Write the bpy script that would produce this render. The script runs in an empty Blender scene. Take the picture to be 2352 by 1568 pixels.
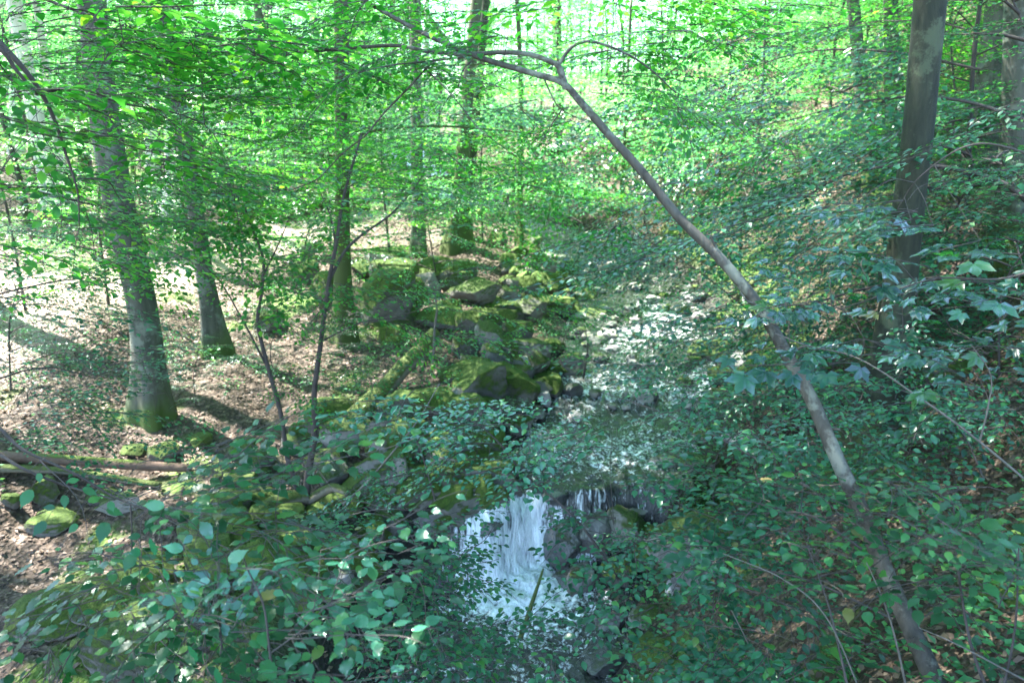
import bpy, bmesh, math, random
import numpy as np
from mathutils import Vector, Matrix
R = math.radians
scn = bpy.context.scene
COL = scn.collection
random.seed(7)
rg = np.random.default_rng(11)

# ------------------------------------------------------------------ camera model
PITCH = R(16.0); F = 1700.0
CP, SP = math.cos(PITCH), math.sin(PITCH)
def ray(px, py):
    u = (px - 1176) / F; v = (784 - py) / F
    return np.array([u, CP + v * SP, -SP + v * CP])
def at(px, py, Y):
    d = ray(px, py); return d * (Y / d[1])

# ------------------------------------------------------------------ smooth noise (sum of random sines)
class Noise:
    def __init__(s, seed, dim=3, n=18):
        r = np.random.default_rng(seed)
        k = r.normal(size=(n, dim)); k /= np.linalg.norm(k, axis=1)[:, None]
        s.k = k * r.uniform(.6, 1.6, (n, 1)) * 2 * math.pi; s.p = r.uniform(0, 6.28, n); s.n = n
    def __call__(s, P, f=1.0):
        P = np.asarray(P, float)
        return np.sin(P @ (s.k.T * f) + s.p).sum(-1) / math.sqrt(s.n / 2) * .6
N2 = [Noise(i, 2) for i in range(5)]; N3 = [Noise(20 + i, 3) for i in range(5)]
def fbm2(x, y, f=1.0, o=4):
    P = np.stack([x, y], -1); r = 0; a = 1
    for i in range(o):
        r = r + a * N2[i](P, f); a *= .5; f *= 2.1
    return r

# ------------------------------------------------------------------ terrain
def table(pts, smooth=9):
    ys = np.linspace(-16, 120, 2721)
    v = np.interp(ys, [p[0] for p in pts], [p[1] for p in pts])
    k = np.hanning(smooth * 2 + 1); k /= k.sum()
    v2 = np.convolve(np.pad(v, smooth, mode='edge'), k, 'valid')
    return lambda y: np.interp(y, ys, v2)
XC = table([(-16,-7),(0,-4.2),(3,-1.75),(5,-.45),(6,-.05),(7.3,.1),(8,.75),(10,1.6),(12,2.2),(14,2.6),(17,2.8),(20,2.5),(23,1.2),(26,-.6),(32,-2.8),(42,-6),(60,-8),(120,-8)], 20)
WH = table([(-16,1.1),(6,1.05),(7,1.35),(7.6,1.0),(8.4,1.3),(11,1.2),(14,1.55),(20,1.4),(26,1.3),(60,1.2),(120,1)], 12)
ZS = table([(-16,-6.5),(0,-5.5),(6,-5.05),(7.40,-4.97),(7.48,-4.82),(7.64,-4.32),(7.76,-4.16),(9.9,-4.02),(10.3,-3.9),(11,-3.78),(14,-3.6),(20,-3.3),(24,-3),(32,-2.4),(60,0),(120,5)], 2)
ZT = table([(-16,-4.8),(0,-4.7),(5,-4.5),(8,-4.0),(12,-3.4),(16,-3.05),(22,-2.6),(30,-2),(60,1.5),(120,8)], 20)
def streamz(x, y):
    g = .22 * np.sin(x * 2.1 + .4) + .12 * np.sin(x * 5.3) + .42 * np.clip(x - .35, 0, 2)
    return ZS(y - g)
def terrain(x, y):
    x = np.asarray(x, float); y = np.asarray(y, float)
    xc, w = XC(y), WH(y); zs = streamz(x, y)
    d = x - xc
    dr = np.maximum(0, d - w); dl = np.maximum(0, -d - w)
    bed = zs - .32 * np.clip(1 - (d / (w + .15)) ** 2, 0, 1) + .03
    tt = np.clip((y - 27) / 15, 0, 1); rr = 9.5 * (1 - np.exp(-dr / 8.5)) * (1 - .62 * tt * tt * (3 - 2 * tt))
    t = np.clip(dl / .75, 0, 1); t = t * t * (3 - 2 * t)
    lz = zs * (1 - t) + np.maximum(ZT(y), zs) * t + .05 * dl + .10 * np.maximum(0, dl - 7) + .10 * np.maximum(0, dl - 16)
    z = np.where(dr > 0, zs + rr, np.where(dl > 0, lz, bed))
    dd = np.maximum(dr, dl)
    amp = np.clip(dd / 1.0, .12, 1)
    z = z + amp * (.16 * fbm2(x, y, .12, 2) + .07 * fbm2(x + 9, y, .45, 3)) + .012 * fbm2(x, y, 1.9, 2)
    return z
def gz(x, y): return float(terrain(np.array([x]), np.array([y]))[0])
def gp(px, py):
    "the point of the ground a pixel looks at"
    d = ray(px, py); T = np.linspace(2, 70, 3400)
    z = terrain(T * d[0], T * d[1]); h = d[2] * T - z
    i = np.argmax(h < 0) if (h < 0).any() else len(T) - 1
    return np.array([T[i] * d[0], T[i] * d[1], z[i]])

# ------------------------------------------------------------------ mesh assembly
def mesh_np(name, V, faces, mats, smooth=True, attr=None):
    "faces: list of int arrays (n,k)"
    me = bpy.data.meshes.new(name)
    V = np.asarray(V, np.float32); me.vertices.add(len(V)); me.vertices.foreach_set('co', V.ravel())
    faces = [f for f in faces if len(f)]
    nl = sum(f.size for f in faces); npoly = sum(len(f) for f in faces)
    me.loops.add(nl); me.loops.foreach_set('vertex_index', np.concatenate([f.ravel() for f in faces]).astype(np.int32))
    st = []; c = 0
    for f in faces:
        st.append(c + np.arange(len(f)) * f.shape[1]); c += f.size
    me.polygons.add(npoly); me.polygons.foreach_set('loop_start', np.concatenate(st).astype(np.int32))
    if smooth: me.polygons.foreach_set('use_smooth', np.ones(npoly, bool))
    for m in (mats if isinstance(mats, (list, tuple)) else [mats]): me.materials.append(m)
    if attr:
        for k, v in attr.items():
            a = me.attributes.new(k, 'FLOAT', 'POINT'); a.data.foreach_set('value', np.asarray(v, np.float32))
    me.update(); me.validate()
    return me
def link(name, me, parent=None, loc=None, rot=None, scale=None):
    o = bpy.data.objects.new(name, me); COL.objects.link(o)
    if parent is not None: o.parent = parent
    if loc is not None: o.location = loc
    if rot is not None: o.rotation_euler = rot
    if scale is not None: o.scale = scale
    return o
def tag(o, label=None, cat=None, group=None, kind=None):
    for k, v in (('label', label), ('category', cat), ('group', group), ('kind', kind)):
        if v: o[k] = v
    return o
def empty(name, loc, label, cat, group=None):
    return tag(link(name, None, loc=[float(c) for c in loc]), label, cat, group)

class Tubes:
    def __init__(s): s.V = []; s.Fq = []; s.Ft = []; s.n = 0
    def add(s, pts, rad, k=6, wob=0, seed=0):
        P = np.asarray(pts, float); n = len(P); rad = np.broadcast_to(np.asarray(rad, float), (n,))
        T = np.gradient(P, axis=0); T /= np.linalg.norm(T, axis=1)[:, None] + 1e-9
        up = np.array([0, 0, 1.]) if abs(T[0][2]) < .9 else np.array([1., 0, 0])
        a = np.cross(T, up); a /= np.linalg.norm(a, axis=1)[:, None] + 1e-9
        b = np.cross(T, a)
        th = np.arange(k) * 2 * math.pi / k
        rr = rad[:, None] * np.ones((1, k))
        if wob:
            rs = np.random.default_rng(seed); ph = rs.uniform(0, 6.28, 4)
            L = np.arange(n)[:, None] / n * 9
            rr = rr * (1 + wob * (np.sin(2 * th[None] + ph[0] + L * .7) * .5 + np.sin(3 * th[None] + ph[1] - L) * .35 + np.sin(L * 2.3 + ph[2] + th[None]) * .3))
        V = P[:, None] + rr[..., None] * (np.cos(th)[None, :, None] * a[:, None] + np.sin(th)[None, :, None] * b[:, None])
        i = np.arange(n - 1)[:, None] * k; j = np.arange(k)[None]; j2 = (j + 1) % k
        q = np.stack([i + j, i + j2, i + k + j2, i + k + j], -1).reshape(-1, 4) + s.n
        s.V.append(V.reshape(-1, 3)); s.Fq.append(q); s.n += n * k
        s.V.append(P[[-1]]); e = s.n; base = e - k
        s.Ft.append(np.stack([base + np.arange(k), base + (np.arange(k) + 1) % k, np.full(k, e)], -1)); s.n += 1
    def mesh(s, name, mat):
        return mesh_np(name, np.concatenate(s.V), [np.concatenate(s.Fq), np.concatenate(s.Ft)], mat)
def curve(pts, n=24):
    "Catmull-Rom through the points"
    P = np.asarray(pts, float)
    if len(P) == 2: return P[0] + (P[1] - P[0]) * np.linspace(0, 1, n)[:, None]
    E = np.vstack([2 * P[0] - P[1], P, 2 * P[-1] - P[-2]]); out = []
    m = max(2, n // (len(P) - 1))
    for i in range(len(P) - 1):
        p0, p1, p2, p3 = E[i:i + 4]; t = np.linspace(0, 1, m, endpoint=False)[:, None]
        out.append(.5 * (2 * p1 + (p2 - p0) * t + (2 * p0 - 5 * p1 + 4 * p2 - p3) * t ** 2 + (3 * p1 - p0 - 3 * p2 + p3) * t ** 3))
    return np.vstack(out + [P[-1:]])

# ------------------------------------------------------------------ leaves
def T_hi():
    xs = [0, .22, .52, .82, 1.0]; hw = [.22, .31, .17]
    z = lambda x: .10 * math.sin(x * 2.6) - .16 * x * x
    m = [(x, 0, z(x)) for x in xs]
    l = [(x, h, z(x) + .07) for x, h in zip(xs[1:4], hw)]; r = [(x, -h, z(x) + .07) for x, h in zip(xs[1:4], hw)]
    V = np.array(m + l + r)
    Fq = np.array([[1, 2, 6, 5], [2, 3, 7, 6], [2, 1, 8, 9], [3, 2, 9, 10]]); Ft = np.array([[0, 1, 5], [3, 4, 7], [1, 0, 8], [4, 3, 10]])
    return V, [Fq, Ft]
def T_saw():
    "broad toothed leaf"
    V = [(0, 0, 0), (.3, 0, .03), (.62, 0, .0), (1.0, 0, -.13)]
    ed = [(.03, .09), (.10, .20), (.19, .245), (.27, .315), (.37, .30), (.45, .335), (.54, .27), (.62, .265), (.69, .17), (.77, .13), (.86, .045)]
    L = [(x, y * .88, .06 + (.022 if i % 2 else -.022) - .14 * x * x) for i, (x, y) in enumerate(ed)]; V += L + [(x, -y, z - .015) for x, y, z in L]
    n = len(ed); T = []
    for s, o in ((1, 4), (-1, 4 + n)):
        mid = lambda i: 1 if ed[i][0] < .45 else 2
        seq = []
        seq.append((0, 1, o))
        for i in range(n - 1):
            a, b = mid(i), mid(i + 1)
            seq.append((a, o + i + 1, o + i))
            if a != b: seq.append((a, b, o + i + 1))
        seq.append((2, 3, o + n - 1))
        T += [q if s > 0 else q[::-1] for q in seq]
    return np.array(V), [np.array(T)]
def T_lo():
    return np.array([(0, 0, 0), (.45, .30, .05), (1, 0, -.1), (.45, -.30, .05)]), [np.array([[0, 2, 1], [0, 3, 2]])]
def T_maple():
    pol = [(180, .03), (150, .30), (128, .42), (112, .62), (98, .40), (80, .50), (62, .58), (50, .86), (40, .60), (24, .48), (14, .70), (6, .86), (0, 1.0)]
    pts = [(r * math.cos(R(a)), r * math.sin(R(a))) for a, r in pol]
    full = pts + [(x, -y) for x, y in pts[::-1]][1:-1]
    V = [(0.02, 0, .0)] + [(x * .62 + .3, y * .62, -.10 * (x * x + y * y) + .05 * math.cos(math.atan2(y, x) * 5)) for x, y in full]
    n = len(full); T = np.array([(0, 1 + i, 1 + (i + 1) % n) for i in range(n)])[:, ::-1]
    V[0] = (.3, 0, .02)
    return np.array(V), [T]
TPL = {'hi': T_hi(), 'saw': T_saw(), 'lo': T_lo(), 'maple': T_maple()}

def unit(v): return v / (np.linalg.norm(v, axis=-1, keepdims=True) + 1e-9)
class Foliage:
    def __init__(s): s.P = []; s.D = []; s.N = []; s.S = []
    def add(s, P, D, N, S): s.P.append(P); s.D.append(D); s.N.append(N); s.S.append(S)
    def count(s): return sum(len(p) for p in s.P)
    def mesh(s, name, mat, tpl):
        P, D, N, S = (np.concatenate(a) for a in (s.P, s.D, s.N, s.S))
        D = unit(D); B = unit(np.cross(N, D)); Nn = np.cross(D, B)
        TV, TF = TPL[tpl]
        V = P[:, None] + S[:, None, None] * (TV[None, :, 0:1] * D[:, None] + TV[None, :, 1:2] * B[:, None] + TV[None, :, 2:3] * Nn[:, None])
        off = np.arange(len(P))[:, None, None] * len(TV)
        fs = [(off + f[None]).reshape(-1, f.shape[1]) for f in TF]
        return mesh_np(name, V.reshape(-1, 3), fs, mat, smooth=(tpl in ('hi',)))

def make_spray(rng, L, leaf, step=.085, lstep=.62, fan=.5, droop=.14, jit=.13, drop=0.0):
    "a flat feather of twigs with alternate leaves, along +X"
    fol = Foliage(); tw = []
    ax = lambda t: np.stack([L * t, .06 * L * np.sin(t * 5 + ph), .10 * L * t - droop * L * t ** 2], -1)
    ph = rng.uniform(0, 6); tt = np.linspace(0, 1, 9); tw.append((ax(tt), .0045 * L ** .5, .0012))
    n = max(4, int(L / step)); side = 1
    for i in range(n):
        t = .08 + .92 * (i + rng.uniform(-.2, .2)) / n; side = -side
        p0 = ax(np.array([t]))[0]; l = L * fan * (math.sin(math.pi * min(1, .18 + .82 * t)) ** .6 * .9 + .1) * rng.uniform(.55, 1.1) * (1.05 - .75 * t)
        l = max(l, leaf * .6)
        a = side * R(rng.uniform(42, 62)); d = np.array([math.cos(a), math.sin(a), rng.uniform(-.12, .08)])
        m = max(1, int(l / (leaf * lstep)))
        s = (np.arange(m) + .6) / m
        pp = p0 + d * l * s[:, None] + np.array([.12 * l, 0, -droop * .8 * l])[None] * (s[:, None] ** 2)
        if l > leaf * 1.5: tw.append((p0 + d * l * np.linspace(0, 1, 4)[:, None] + np.array([.12 * l, 0, -droop * .8 * l])[None] * (np.linspace(0, 1, 4)[:, None] ** 2), .0016, .0008))
        sg = np.where((np.arange(m) % 2) == 0, 1, -1); la = a + sg * np.radians(rng.uniform(28, 58, m)); la[-1] = a
        D = np.stack([np.cos(la), np.sin(la), rng.uniform(-.28, .10, m)], -1)
        Nn = np.stack([rng.normal(0, jit, m), rng.normal(0, jit, m), np.ones(m)], -1)
        S = leaf * rng.uniform(.48, 1.18, m)
        keep = rng.uniform(size=m) > drop
        if keep.any(): fol.add(pp[keep], D[keep], Nn[keep], S[keep])
    return dict(P=np.concatenate(fol.P), D=np.concatenate(fol.D), N=np.concatenate(fol.N), S=np.concatenate(fol.S), tw=tw, L=L)
def pool(seed, L, leaf, n=6, **k):
    r = np.random.default_rng(seed); return [make_spray(r, L * r.uniform(.8, 1.2), leaf, **k) for _ in range(n)]
def frame(d, roll=0, tilt=0):
    x = unit(np.asarray(d, float)); z = np.array([0, 0, 1.]); y = unit(np.cross(z, x)); z = np.cross(x, y)
    c, s = math.cos(roll), math.sin(roll); y2 = c * y + s * z; z2 = -s * y + c * z
    return np.stack([x, y2, z2], 1)          # columns
def put(fol, tub, sp, o, d, roll=0, sc=1, k=3, twmin=0):
    M = frame(d, roll)
    fol.add(sp['P'] @ M.T * sc + o, sp['D'] @ M.T, sp['N'] @ M.T, sp['S'] * (sc if sc < 1 else sc ** .5))
    if tub is not None:
        for i, (p, r0, r1) in enumerate(sp['tw']):
            if i > 0 and twmin: continue
            tub.add(p @ M.T * sc + o, np.linspace(r0, r1, len(p)), k)

# ------------------------------------------------------------------ materials
def mat(name):
    m = bpy.data.materials.new(name); m.use_nodes = True; nt = m.node_tree; nt.nodes.clear()
    return m, nt, nt.nodes, nt.links
def ramp(nt, fac, stops):
    r = nt.nodes.new('ShaderNodeValToRGB'); e = r.color_ramp.elements
    while len(e) < len(stops): e.new(.5)
    for el, (p, c) in zip(e, stops): el.position = p; el.color = (*c, 1)
    nt.links.new(fac, r.inputs[0]); return r.outputs[0]
def noise(nt, scale, detail=4, rough=.6, vec=None, dist=0):
    n = nt.nodes.new('ShaderNodeTexNoise'); n.inputs['Scale'].default_value = scale; n.inputs['Detail'].default_value = detail
    n.inputs['Roughness'].default_value = rough; n.inputs['Distortion'].default_value = dist
    if vec is not None: nt.links.new(vec, n.inputs['Vector'])
    return n.outputs['Fac']
def math_(nt, op, a, b=None, clamp=False):
    n = nt.nodes.new('ShaderNodeMath'); n.operation = op; n.use_clamp = clamp
    for i, v in enumerate((a, b)):
        if v is None: continue
        if isinstance(v, (int, float)): n.inputs[i].default_value = v
        else: nt.links.new(v, n.inputs[i])
    return n.outputs[0]
def mix(nt, f, a, b):
    n = nt.nodes.new('ShaderNodeMix'); n.data_type = 'RGBA'
    if isinstance(f, (int, float)): n.inputs[0].default_value = f
    else: nt.links.new(f, n.inputs[0])
    for k, v in ((6, a), (7, b)):
        if isinstance(v, tuple): n.inputs[k].default_value = (*v, 1)
        else: nt.links.new(v, n.inputs[k])
    return n.outputs[2]
def bsdf(nt, col, rough=.7, spec=.4, bump=None, bstr=.4, bdist=.02):
    p = nt.nodes.new('ShaderNodeBsdfPrincipled')
    if isinstance(col, tuple): p.inputs['Base Color'].default_value = (*col, 1)
    else: nt.links.new(col, p.inputs['Base Color'])
    if isinstance(rough, (int, float)): p.inputs['Roughness'].default_value = rough
    else: nt.links.new(rough, p.inputs['Roughness'])
    p.inputs['Specular IOR Level'].default_value = spec
    if bump is not None:
        b = nt.nodes.new('ShaderNodeBump'); b.inputs['Strength'].default_value = bstr; b.inputs['Distance'].default_value = bdist
        nt.links.new(bump, b.inputs['Height']); nt.links.new(b.outputs[0], p.inputs['Normal'])
    return p
def out(nt, s):
    o = nt.nodes.new('ShaderNodeOutputMaterial'); nt.links.new(s, o.inputs['Surface'])

def leaf_mat(name, c0, c1, t0, t1, tf=.45, rough=.38, spec=.5, odd=True):
    m, nt, N, Lk = mat(name)
    g = N.new('ShaderNodeNewGeometry'); rnd = g.outputs['Random Per Island']
    mx = lambda a, b, k: tuple(p + (q - p) * k for p, q in zip(a, b))
    if odd:
        y0 = (c1[0] * 1.7, c1[1] * 1.15, c1[2] * .5); y1 = (t1[0] * 1.4, t1[1] * 1.05, t1[2] * .6)
        col = ramp(nt, rnd, [(0, mx(c0, (0, 0, 0), .35)), (.35, c0), (.85, c1), (.95, y0), (.985, y0), (1, (.14, .10, .03))])
        tc = ramp(nt, rnd, [(0, mx(t0, (0, 0, 0), .3)), (.35, t0), (.85, t1), (.97, y1)])
    else:
        col = ramp(nt, rnd, [(0, c0), (1, c1)]); tc = ramp(nt, rnd, [(0, t0), (1, t1)])
    p = bsdf(nt, col, rough, spec)
    t = N.new('ShaderNodeBsdfTranslucent'); Lk.new(tc, t.inputs[0])
    x = N.new('ShaderNodeMixShader'); x.inputs[0].default_value = tf
    Lk.new(p.outputs[0], x.inputs[1]); Lk.new(t.outputs[0], x.inputs[2]); out(nt, x.outputs[0]); return m
M = {}
M['beech'] = leaf_mat('beech_leaf', (.020, .110, .028), (.045, .175, .04), (.06, .40, .03), (.19, .64, .05), .48, .38, .4)
M['hornbeam'] = leaf_mat('hornbeam_leaf', (.010, .066, .034), (.022, .122, .055), (.03, .27, .045), (.08, .42, .07), .30, .34, .5)
M['hazel'] = leaf_mat('hazel_leaf', (.011, .060, .021), (.024, .112, .034), (.03, .22, .035), (.06, .34, .05), .26, .38, .45)
M['maple'] = leaf_mat('maple_leaf', (.008, .042, .036), (.014, .065, .05), (.03, .2, .03), (.05, .28, .03), .24, .24, .9)
M['far'] = leaf_mat('sunny_leaf', (.045, .21, .075), (.09, .30, .11), (.12, .58, .11), (.26, .80, .18), .48, .34)  # beech leaf again, with sunlight brightened into its colour
M['herb'] = leaf_mat('herb_leaf', (.03, .15, .055), (.065, .23, .07), (.09, .42, .07), (.17, .6, .1), .4, .4)
M['pale'] = leaf_mat('sky_sheen_leaf', (.022, .11, .062), (.04, .16, .09), (.04, .30, .07), (.08, .40, .09), .28, .26, .9)  # lighter leaf colour stands in for sky reflected on the leaves
M['litter'] = leaf_mat('fallen_leaf', (.022, .014, .009), (.20, .14, .10), (.2, .11, .06), (.3, .18, .1), .12, .6, .3, False)

def bark(name, a, b, moss=(.055, .085, .018), mossh=1.2, mossamt=.5, scale=9, lichen=None):
    m, nt, N, Lk = mat(name)
    tc = N.new('ShaderNodeTexCoord'); mp = N.new('ShaderNodeMapping'); mp.inputs['Scale'].default_value = (1, 1, .25)
    Lk.new(tc.outputs['Object'], mp.inputs[0])
    n1 = noise(nt, scale, 6, .65, mp.outputs[0], .4); n2 = noise(nt, 2.2, 3, .6, tc.outputs['Object'])
    col = ramp(nt, n1, [(.32, a), (.68, b)])
    if lichen: col = mix(nt, ramp(nt, noise(nt, 4.5, 5, .7, tc.outputs['Object']), [(.52, (0, 0, 0)), (.60, (1, 1, 1))]), col, lichen)
    sx = N.new('ShaderNodeSeparateXYZ'); Lk.new(tc.outputs['Object'], sx.inputs[0])
    h = math_(nt, 'SUBTRACT', 1.0, math_(nt, 'DIVIDE', sx.outputs[2], mossh), True)
    f = math_(nt, 'MULTIPLY', math_(nt, 'SUBTRACT', math_(nt, 'ADD', h, math_(nt, 'MULTIPLY', n2, 1.2)), 1.2 - mossamt), 2.2, True)
    col = mix(nt, f, col, moss)
    p = bsdf(nt, col, .8, .3, n1, .6, .02); out(nt, p.outputs[0]); return m
M['bark_beech'] = bark('beech_bark', (.030, .034, .024), (.098, .098, .076), mossh=.9, mossamt=.15, scale=7, lichen=(.12, .135, .105))
M['bark_moss'] = bark('mossy_bark', (.03, .034, .018), (.085, .09, .052), moss=(.05, .07, .018), mossh=4, mossamt=.45, scale=10)
M['bark_dark'] = bark('dark_bark', (.012, .015, .009), (.034, .038, .022), mossh=1.0, mossamt=.1, scale=16, lichen=(.052, .064, .036))
M['bark_young'] = bark('smooth_young_bark', (.028, .026, .020), (.082, .075, .060), mossh=.3, mossamt=-1, scale=15, lichen=(.13, .135, .105))
M['bark_sunlit'] = bark('sunlit_bark', (.30, .28, .25), (.52, .50, .46), mossh=1, mossamt=-.2, scale=8)  # sunlight on the white-lit far trunks, painted as a bright bark colour
M['twig'] = bark('twig_bark', (.035, .028, .024), (.075, .062, .055), mossh=1, mossamt=-1, scale=30)
M['twig_pale'] = bark('pale_twig_bark', (.08, .07, .058), (.14, .125, .105), mossh=1, mossamt=-1, scale=30)

def stone_mat(name, c0, c1, mosscol0, mosscol1, amt):
    m, nt, N, Lk = mat(name)
    tc = N.new('ShaderNodeTexCoord'); g = N.new('ShaderNodeNewGeometry'); oi = N.new('ShaderNodeObjectInfo')
    va = N.new('ShaderNodeVectorMath'); va.operation = 'ADD'; Lk.new(g.outputs['Position'], va.inputs[0])
    sx = N.new('ShaderNodeSeparateXYZ'); Lk.new(g.outputs['Normal'], sx.inputs[0])
    n1 = noise(nt, 5, 7, .65, va.outputs[0]); n2 = noise(nt, 1.7, 4, .6, va.outputs[0]); n3 = noise(nt, 28, 5, .7, va.outputs[0])
    n4 = noise(nt, 70, 3, .7, va.outputs[0])
    rock = ramp(nt, n1, [(.3, c0), (.7, c1)])
    rock = mix(nt, math_(nt, 'MULTIPLY', oi.outputs['Random'], .35), rock, (.30, .27, .24))
    mo = ramp(nt, n3, [(.3, mosscol0), (.72, mosscol1)])
    f = math_(nt, 'ADD', math_(nt, 'MULTIPLY', sx.outputs[2], .55), math_(nt, 'MULTIPLY', n2, 1.5))
    f = math_(nt, 'ADD', f, math_(nt, 'MULTIPLY', n3, .35))
    f = math_(nt, 'MULTIPLY', math_(nt, 'SUBTRACT', f, 1.45 - amt), 5.0, True)
    col = mix(nt, f, rock, mo)
    h = math_(nt, 'ADD', math_(nt, 'MULTIPLY', f, .35), math_(nt, 'ADD', n1, math_(nt, 'MULTIPLY', math_(nt, 'ADD', n3, n4), math_(nt, 'ADD', .12, math_(nt, 'MULTIPLY', f, .35)))))
    p = bsdf(nt, col, .85, .3, h, .9, .05); out(nt, p.outputs[0]); return m
M['rock_moss'] = stone_mat('mossy_rock', (.04, .04, .032), (.12, .115, .095), (.024, .046, .007), (.085, .13, .018), .62)
M['rock_half'] = stone_mat('partly_mossy_rock', (.07, .07, .058), (.18, .17, .145), (.025, .045, .008), (.07, .11, .02), .34)
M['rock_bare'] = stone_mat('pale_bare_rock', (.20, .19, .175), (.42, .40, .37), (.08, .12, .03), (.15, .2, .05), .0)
M['rock_wet'] = stone_mat('wet_rock', (.025, .027, .028), (.075, .078, .075), (.03, .05, .01), (.06, .09, .015), .05)
for n in M['rock_wet'].node_tree.nodes:
    if n.type == 'BSDF_PRINCIPLED': n.inputs['Roughness'].default_value = .22; n.inputs['Specular IOR Level'].default_value = .7

def ground_mat():
    m, nt, N, Lk = mat('forest_floor')
    g = N.new('ShaderNodeNewGeometry'); P = g.outputs['Position']
    a = N.new('ShaderNodeAttribute'); a.attribute_name = 'path'; b = N.new('ShaderNodeAttribute'); b.attribute_name = 'wet'
    v = N.new('ShaderNodeTexVoronoi'); v.inputs['Scale'].default_value = 22; Lk.new(P, v.inputs['Vector'])
    s = N.new('ShaderNodeSeparateColor'); Lk.new(v.outputs['Color'], s.inputs[0])
    n1 = noise(nt, 1.3, 6, .65, P); n2 = noise(nt, 9, 5, .7, P); n3 = noise(nt, .6, 4, .6, P)
    lit = ramp(nt, s.outputs[0], [(0, (.028, .020, .014)), (.5, (.08, .055, .038)), (1, (.20, .145, .11))])
    lit = mix(nt, ramp(nt, n2, [(.35, (0, 0, 0)), (.65, (1, 1, 1))]), lit, (.035, .026, .018))
    pth = ramp(nt, n2, [(.3, (.20, .155, .12)), (.7, (.31, .25, .20))])
    col = mix(nt, math_(nt, 'MULTIPLY', a.outputs['Fac'], math_(nt, 'ADD', .45, n1), True), lit, pth)
    mossf = ramp(nt, math_(nt, 'ADD', n3, math_(nt, 'MULTIPLY', b.outputs['Fac'], .18)), [(.55, (0, 0, 0)), (.63, (1, 1, 1))])
    col = mix(nt, mossf, col, ramp(nt, n2, [(.3, (.03, .06, .01)), (.7, (.08, .13, .02))]))
    wetm = math_(nt, 'SUBTRACT', b.outputs['Fac'], .55); col = mix(nt, math_(nt, 'MULTIPLY', wetm, 3, True), col, (.018, .018, .014))
    h = math_(nt, 'ADD', v.outputs['Distance'], math_(nt, 'ADD', n2, n1))
    p = bsdf(nt, col, .85, .25, h, .8, .04); out(nt, p.outputs[0]); return m
M['ground'] = ground_mat()

def water_mat():
    m, nt, N, Lk = mat('stream_water')
    g = N.new('ShaderNodeNewGeometry'); P = g.outputs['Position']
    a = N.new('ShaderNodeAttribute'); a.attribute_name = 'foam'
    mp = N.new('ShaderNodeMapping'); mp.inputs['Scale'].default_value = (1.3, .4, .28); Lk.new(P, mp.inputs[0])
    fa = N.new('ShaderNodeAttribute'); fa.attribute_name = 'fall'
    def two(sc, dt, di):
        return math_(nt, 'ADD', math_(nt, 'MULTIPLY', noise(nt, sc, dt, .65, mp.outputs[0], di), fa.outputs['Fac']), math_(nt, 'MULTIPLY', noise(nt, sc, dt, .65, P, di), math_(nt, 'SUBTRACT', 1.0, fa.outputs['Fac'])))
    n1 = two(9, 5, .8); n2 = two(26, 4, .5); n3 = noise(nt, 3, 3, .6, mp.outputs[0], 1)
    bedc = ramp(nt, noise(nt, 6, 4, .6, P), [(.3, (.012, .014, .013)), (.7, (.04, .042, .038))])
    f = math_(nt, 'ADD', math_(nt, 'MULTIPLY', a.outputs['Fac'], 1.55), math_(nt, 'ADD', math_(nt, 'MULTIPLY', math_(nt, 'SUBTRACT', n1, .5), 3.2), math_(nt, 'MULTIPLY', math_(nt, 'SUBTRACT', n2, .5), 2.4)))
    f = math_(nt, 'MULTIPLY', math_(nt, 'SUBTRACT', f, .85), 1.6, True)
    w = bsdf(nt, bedc, .10, .5, math_(nt, 'ADD', math_(nt, 'ADD', n1, n3), math_(nt, 'MULTIPLY', n2, .4)), 1.0, .05)
    fo = bsdf(nt, ramp(nt, math_(nt, 'ADD', math_(nt, 'MULTIPLY', n1, .6), math_(nt, 'MULTIPLY', n2, .4)), [(.36, (.30, .34, .38)), (.60, (.84, .87, .90))]), .4, .5, math_(nt, 'ADD', n1, n2), .8, .04)
    x = N.new('ShaderNodeMixShader'); Lk.new(f, x.inputs[0]); Lk.new(w.outputs[0], x.inputs[1]); Lk.new(fo.outputs[0], x.inputs[2])
    out(nt, x.outputs[0]); return m
M['water'] = water_mat()

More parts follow.
